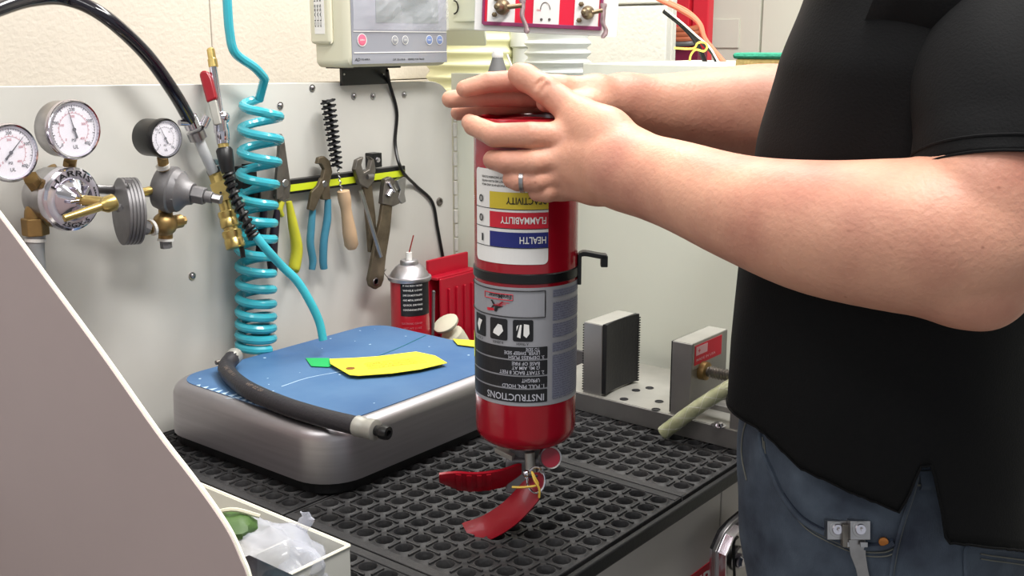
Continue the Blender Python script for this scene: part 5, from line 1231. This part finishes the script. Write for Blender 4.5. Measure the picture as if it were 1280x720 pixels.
# neck and head (above the frame)
s3 = SDF((PC.x-.26, PC.y-.2, 1.36), (PC.x+.26, PC.y+.28, 1.86), .0032)
hc_ = Q(0, .065, 1.715); tilt = math.radians(20)
HFW = PF*math.cos(tilt)-Z*math.sin(tilt); HUP = Z*math.cos(tilt)+PF*math.sin(tilt)
HB = [list(PR), list(HFW), list(HUP)]
def Hd(r, f, z): return hc_+PR*r+HFW*f+HUP*z
s3.cone(Q(-.15, -.01, 1.455), Q(.15, -.01, 1.455), .035, .035, .015); s3.cone(Q(0, -.01, 1.49), Q(0, .045, 1.64), .052, .057, .015); s3.cone(Q(0, -.02, 1.47), Q(0, -.02, 1.42), .04, .04, .02)
s3.ell(Hd(0, -.015, .035), (.077, .096, .088), .02, HB); s3.ell(Hd(0, .025, -.035), (.060, .066, .075), .03, HB); s3.cone(Hd(0, .065, -.088), Hd(0, .055, -.080), .022, .024, .02)
s3.cone(Hd(0, .092, .022), Hd(0, .108, -.018), .008, .0125, .010); s3.cone(Hd(-.012, .094, -.022), Hd(.012, .094, -.022), .008, .008, .006)
s3.cone(Hd(-.035, .078, .036), Hd(.035, .078, .036), .010, .010, .012)
for sg in (-1, 1):
    s3.cone(Hd(.031*sg, .097, .014), Hd(.031*sg, .098, .014), .011, .011, .006, sub=True); s3.ell(Hd(.079*sg, -.01, -.005), (.009, .018, .031), .006, HB); s3.cone(Hd(.05*sg, .05, -.02), Hd(.045*sg, .05, -.05), .018, .015, .02)
s3.cone(Hd(-.019, .088, -.050), Hd(.019, .088, -.050), .0065, .0065, .004); s3.cone(Hd(-.016, .086, -.061), Hd(.016, .086, -.061), .0075, .0075, .004)
parts_.append(s3.mesh())
class _J:
    def mesh(s):
        o_ = 0; P_ = []; Q_ = []
        for p, q in parts_: P_.append(p); Q_.append(q.astype(np.int64)+o_); o_ += len(p)
        return np.concatenate(P_), np.concatenate(Q_)
hd = skin_obj('body', _J(), M_SKIN, pers)
for sg in (-1, 1):
    obj('eye', MB().ball(Hd(.031*sg, .081, .014), .0115, 16), M_EYE, pers, smooth=True)
    obj('iris', MB().lathe(Hd(.031*sg, .0915, .012), HFW, [(0, .0052), (.0012, .003), (.0014, 0)], 14), mat('iris', (60, 50, 36), .2), pers)
    obj('eyebrow', MB().tube(bez([Hd(.014*sg, .092, .038), Hd(.033*sg, .089, .043), Hd(.050*sg, .076, .038)], 4), .0035, 6), M_HAIR, pers, smooth=True)
s4 = SDF((PC.x-.2, PC.y-.2, 1.58), (PC.x+.2, PC.y+.28, 1.88), .0035)
s4.ell(Hd(0, -.020, .042), (.084, .102, .092), .02, HB)
s4.cone(Hd(0, .12, -.03), Hd(0, .12, .012), .075, .070, .01, sub=True); s4.cone(Hd(0, .02, -.12), Hd(0, .08, -.03), .085, .075, .01, sub=True)
skin_obj('hair', s4, M_HAIR, pers)
# ring
rc_, rr_ = W2(653, 226, 1.0355, 13.5); ax_ = (P(672, 226, 1.033)-P(648, 226, 1.036)).normalized()
obj('ring', MB().lathe(rc_-ax_*.0022, ax_, [(0, rr_*1.03), (.0004, rr_*1.09), (.004, rr_*1.09), (.0044, rr_*1.03)], 28), M_CHRB, pers, smooth=True)
# nails
def nail(px, py, w_, rp, dirp, nv, wd=.011, ln=.013):
    c = P(px, py, w_); d = (P(*dirp)-c).normalized(); nv = Vector(nv).normalized(); sd = d.cross(nv).normalized(); nv = sd.cross(d).normalized(); mb = MB()
    mb.ribbon([c-d*ln/2, c-d*ln/4, c, c+d*ln/4, c+d*ln/2], sd, nv, [wd*.8, wd, wd, wd*.95, wd*.6], .0008, .0022); obj('nail', mb, M_NAIL, pers, smooth=True)
nail(649, 86, 1.0495, 1, (640, 82, 1.052), Z*.8-FW*.5+RT*.3)
nail(584, 151, 1.066, 1, (576, 149, 1.075), -FW*.8-RT*.2+Z*.4, .009, .010)

# shirt -------------------------------------------------
def sup(t, rx, ry, e=2.35): c, s_ = math.cos(t), math.sin(t); q = (abs(c)**e+abs(s_)**e)**(-1/e); return rx*c*q, ry*s_*q
# (z, forward offset, half width, half depth front, half depth back)
TR = [(.80, .000, .172, .160, .155), (.90, .0, .176, .160, .150), (.96, .0, .178, .156, .142), (1.04, .0, .178, .151, .135), (1.14, .0, .182, .150, .132), (1.24, .0, .190, .142, .135), (1.33, .0, .198, .128, .14), (1.40, -.005, .200, .115, .135), (1.46, -.01, .185, .102, .12), (1.50, -.012, .13, .086, .09), (1.525, -.008, .075, .065, .068), (1.54, -.004, .066, .062, .062)]
def interp(T, z):
    z = max(T[0][0], min(T[-1][0], z))
    for a, b in zip(T, T[1:]):
        if z <= b[0]: k = (z-a[0])/(b[0]-a[0]); k = k*k*(3-2*k)*.3+k*.7; return [p+(q-p)*k for p, q in zip(a, b)]
    return list(T[-1])
def tors(t, z, inf=0):      # t: 0 = own right, 90 = front, 180 = own left
    _, fo, rx, fd, bd = interp(TR, z); x, y = sup(t, rx+inf, (fd if math.sin(t) > 0 else bd)+inf)
    f = .004*math.sin(5*t+9*z)*math.sin(14*z+2*t)+.003*math.sin(9*t-23*z)
    return Q(x*(1+f*2), fo+y*(1+f*2), z)
HEM = [(880, 470), (918, 496), (930, 522), (960, 545), (1000, 585), (1060, 614), (1100, 630), (1124, 641), (1140, 610), (1149, 583), (1164, 582), (1170, 606), (1177, 640), (1182, 678), (1230, 683), (1290, 690), (1600, 730)]
def hemy(px):
    for a, b in zip(HEM, HEM[1:]):
        if px <= b[0]: return a[1]+(b[1]-a[1])*max(0, (px-a[0]))/(b[0]-a[0])
    return 730
NT = 240; hemz = []
for i in range(NT):
    t = 2*PI*i/NT; best = .86
    for k in range(300):
        z_ = 1.08-k*.0012; px_, py_ = proj(tors(t, z_))
        if py_ >= hemy(px_): best = z_; break
    # side of the body turned away keeps an even hem
    out = (tors(t, 1)-Q(0, 0, 1)).normalized()
    if (tors(t, 1)-CAM).dot(out) > .02: best = None
    hemz.append(best)
vis = [i for i in range(NT) if hemz[i] is not None]
for i in range(NT):
    if hemz[i] is None:
        a = next(k for k in range(1, NT) if (i-k) % NT in vis); b = next(k for k in range(1, NT) if (i+k) % NT in vis)
        hemz[i] = -1-(hemz[(i-a) % NT]*b+hemz[(i+b) % NT]*a)/(a+b)
        hemz[i] = (hemz[i],)
    if isinstance(hemz[i], tuple): pass
hemz = [(-1-h[0]) if isinstance(h, tuple) else h for h in hemz]
rows = 60; vs = []
for j in range(rows+1):
    for i in range(NT):
        t = 2*PI*i/NT; z0 = hemz[i]; z_ = z0+(1.54-z0)*(j/rows)**.95; vs.append(tors(t, z_, .001))
mb = MB().add(vs, [(j*NT+i, j*NT+(i+1)%NT, (j+1)*NT+(i+1)%NT, (j+1)*NT+i) for j in range(rows) for i in range(NT)])
sh = obj('shirt', mb, M_SHIRT, pers, smooth=True, ang=80)
sm = sh.modifiers.new('cloth', 'SOLIDIFY'); sm.thickness = .0016; sm.offset = -1
# hem stitching
obj('hem_band', MB().tube([tors(2*PI*i/NT, hemz[i]+.001, .0012) for i in list(range(NT))+[0]], .0012, 5), M_SHIRT, sh)
# collar
obj('collar', MB().lathe(Q(0, -.002, 1.525), Z+PF*.15, [(0, .066), (.004, .074), (.03, .070), (.034, .064), (.004, .064)], 32), M_SHIRT, sh, smooth=True)
# sleeves: tapered tubes around each upper arm
def sleeve(pts, nm='sleeve'):
    C_ = []; 
    ps = [Vector(p[0]) for p in pts]; rs = [p[1] for p in pts]; n_ = 40; vs = []; u = None
    path = bez(ps, 6); m_ = len(path); ax0 = (path[1]-path[0]).normalized(); u, v, _ = frame(ax0)
    for j, p in enumerate(path):
        s_ = j/(m_-1)*(len(rs)-1); k = min(int(s_), len(rs)-2); r_ = rs[k]*(1-s_+k)+rs[k+1]*(s_-k); tg = (path[min(j+1, m_-1)]-path[max(0, j-1)]).normalized(); u = (u-tg*u.dot(tg)).normalized(); v = tg.cross(u)
        for i in range(n_): a = 2*PI*i/n_; f = 1+.012*math.sin(5*a+j*.5); vs.append(p+u*(r_*f*math.cos(a))+v*(r_*f*math.sin(a)))
    mb = MB().add(vs, [(j*n_+i, j*n_+(i+1)%n_, (j+1)*n_+(i+1)%n_, (j+1)*n_+i) for j in range(m_-1) for i in range(n_)])
    o = obj(nm, mb, M_SHIRT, sh, smooth=True, ang=80); sm = o.modifiers.new('cloth', 'SOLIDIFY'); sm.thickness = .0018; sm.offset = -1
    for kk in (m_-1, m_-4): obj('sleeve_seam', MB().tube([vs[kk*n_+i] for i in list(range(n_))+[0]], .0011, 5), M_SHIRT, o)
    return o
sleeve([(Q(-.135, .0, 1.475), .070), (P(1264, 20, .83), .066), (P(1246, 100, .80), .060), (P(1243, 170, .787), .0565), (P(1243, 214, .783), .0575)])
sleeve([(Q(.135, .0, 1.475), .070), (P(1160, -75, 1.16), .066), (P(1120, 50, 1.19), .064)])

# jeans -------------------------------------------------
JR = [(.66, .0, .158, .072, .155), (.74, .0, .163, .082, .160), (.82, .0, .166, .100, .155), (.88, .0, .166, .122, .147), (.94, .0, .168, .138, .134), (1.00, .0, .168, .143, .128), (1.12, .0, .165, .142, .125)]
def jean(t, z, inf=0):
    _, fo, rx, fd, bd = interp(JR, z); x, y = sup(t, rx+inf, (fd if math.sin(t) > 0 else bd)+inf, 2.2); f = .005*math.sin(7*t+30*z)+.006*math.sin(11*t-46*z+2)*math.sin(3*t+20*z)+.004*math.sin(60*z-17*t)*max(0, math.sin(2*t+9*z))
    return Q(x*(1+f), fo+y*(1+f), z)
vs = []; rows = 34
for j in range(rows+1):
    for i in range(NT): vs.append(jean(2*PI*i/NT, .66+.46*j/rows))
jm = MB().add(vs, [(j*NT+i, j*NT+(i+1)%NT, (j+1)*NT+(i+1)%NT, (j+1)*NT+i) for j in range(rows) for i in range(NT)])
hipv, hipf = list(jm.v), list(jm.f)
jeans = obj('jeans', jm, M_DENIM, pers, smooth=True, ang=80)
for sg in (-1, 1):
    rr_ = []
    for z_, f_, r_, x_ in ((.74, -.045, .090, .080), (.62, -.03, .088, .088), (.50, -.01, .076, .092), (.40, .01, .070, .094), (.20, -.01, .068, .096), (.06, -.015, .072, .098)):
        rr_.append([Q(sg*x_+r_*.98*math.cos(a)*(1 if z_ < .7 else .9), f_+r_*(1.25 if z_ > .55 else 1.08)*math.sin(a), z_) for a in [2*PI*k/40 for k in range(40)]])
    t_ = loft(rr_[::-1], True, True); obj('leg', t_, M_DENIM, jeans, smooth=True, ang=80)
    shoe = MB(); rr_ = []
    for f_, w_, h_ in ((-.10, .030, .05), (-.07, .042, .09), (0, .044, .095), (.06, .046, .07), (.12, .047, .05), (.17, .038, .035), (.185, .02, .02)):
        rr_.append([Q(sg*.10+w_*math.cos(a), f_, .003+h_*(.5+.5*math.sin(a))) for a in [2*PI*k/20 for k in range(20)]])
    obj('shoe', loft(rr_, True, True), M_SHOE, pers, smooth=True)
bvh = BVHTree.FromPolygons([tuple(v) for v in hipv], hipf)
def onj(px, py, off=.001):
    r_ = ray(px, py).normalized(); h = bvh.ray_cast(CAM, r_)
    if h[0] is None: return None
    n_ = h[1]
    if n_.dot(r_) > 0: n_ = -n_
    return h[0]+n_*off
def seam(pl, r_=.0012, m_=M_STITCH, off=.0008, nm='seam', par=jeans):
    dense = []
    for a, b in zip(pl, pl[1:]):
        for k in range(8): dense.append((a[0]+(b[0]-a[0])*k/8, a[1]+(b[1]-a[1])*k/8))
    pts = [onj(a, b, off) for a, b in dense+[pl[-1]]]; pts = [p for p in pts if p]
    if len(pts) > 3: return obj(nm, MB().tube(pts, r_, 6), m_, par, smooth=True)
def curve2(pl, n=6): return [(p.x, p.y) for p in bez([Vector((a, b, 0)) for a, b in pl], n)]
pk = curve2([(951, 540), (954, 562), (966, 590), (980, 620), (1004, 650), (1035, 668), (1070, 682), (1100, 684), (1117, 678)])
seam(pk, .0030, M_DENIM, .001, 'pocket_edge'); seam([(a+3, b+6) for a, b in pk], .0007); seam([(a+5, b+11) for a, b in pk], .0006)
# pocket lining just behind the edge, its shadow painted in as dark denim
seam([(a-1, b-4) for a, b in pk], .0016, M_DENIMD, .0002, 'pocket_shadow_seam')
sd_ = curve2([(1147, 590), (1138, 622), (1127, 655), (1118, 690), (1113, 722)])
seam(sd_, .0020, M_DENIM, .0012, 'side_seam'); seam([(a+3, b) for a, b in sd_], .0006)
bpk = curve2([(1207, 722), (1206, 700), (1210, 683), (1240, 686), (1290, 693)], 8)
seam(bpk, .0022, M_DENIM, .001, 'pocket_edge'); seam([(a+3, b+9) for a, b in bpk[20:]], .0007); seam([(a+3, b+15) for a, b in bpk[20:]], .0006)
seam(curve2([(934, 524), (929, 545), (928, 570), (934, 600)]), .0008)
# belt loop showing in the vent
lp = MB(); a, b = onj(1159, 588, .002), onj(1161, 606, .004); c = onj(1160, 612, .002)
lp.ribbon([a, b, c], RT, -FW, .014, .002); obj('belt_loop', lp, M_DENIM, jeans)
seam([(1147, 589), (1172, 589)], .0010); seam([(1147, 606), (1175, 606)], .0010)
p = onj(1104, 676, .002); nj = (p-onj(1104, 676, -.002)).normalized(); obj('rivet', MB().lathe(p, nj, [(-.001, .0042), (.0006, .004), (.0012, .002), (.0012, 0)], 14), mat('copper', (186, 120, 66), .35, .9), jeans, smooth=True)
# folding tool clipped in the pocket
ft = thing('folding_tool', onj(1062, 665, 0), 'silver folding pocket tool clipped in the front jeans pocket', 'pocket tool')
for px in (1046, 1074):
    p = onj(px, 660, .003); hb = MB().obox(p, RT*.0085, UP*.008, FW*.005).cyl(p-FW*.005+UP*.001, p-FW*.0056+UP*.001, .007, n=20)
    hn = obj('handle_end', hb, M_CHRB, ft, bev=.002); q = p-FW*.0056+UP*.001
    obj('pivot_screw', MB().lathe(q, -FW, [(0, .0048), (.0012, .0042), (.0012, .0012), (.0004, 0)], 16), M_CHR, hn, smooth=True)
p = onj(1060, 667, .004); obj('channel', MB().obox(p, RT*.0045, UP*.010, FW*.004), M_TOOL, ft, bev=.001)
cpl_ = [onj(1073, 672, .006), onj(1074, 690, .006), onj(1078, 708, .005), onj(1080, 719, .005)]
p5 = cpl_[-1]+(cpl_[-1]-cpl_[-2]).normalized()*.02
obj('clip', MB().ribbon(cpl_+[p5], RT, -FW, [.014, .013, .010, .010, .010], .0015).obox(onj(1066, 677, .007), RT*.003, UP*.002, FW*.001).obox(onj(1081, 677, .007), RT*.003, UP*.002, FW*.001), M_CHRB, ft, smooth=True)
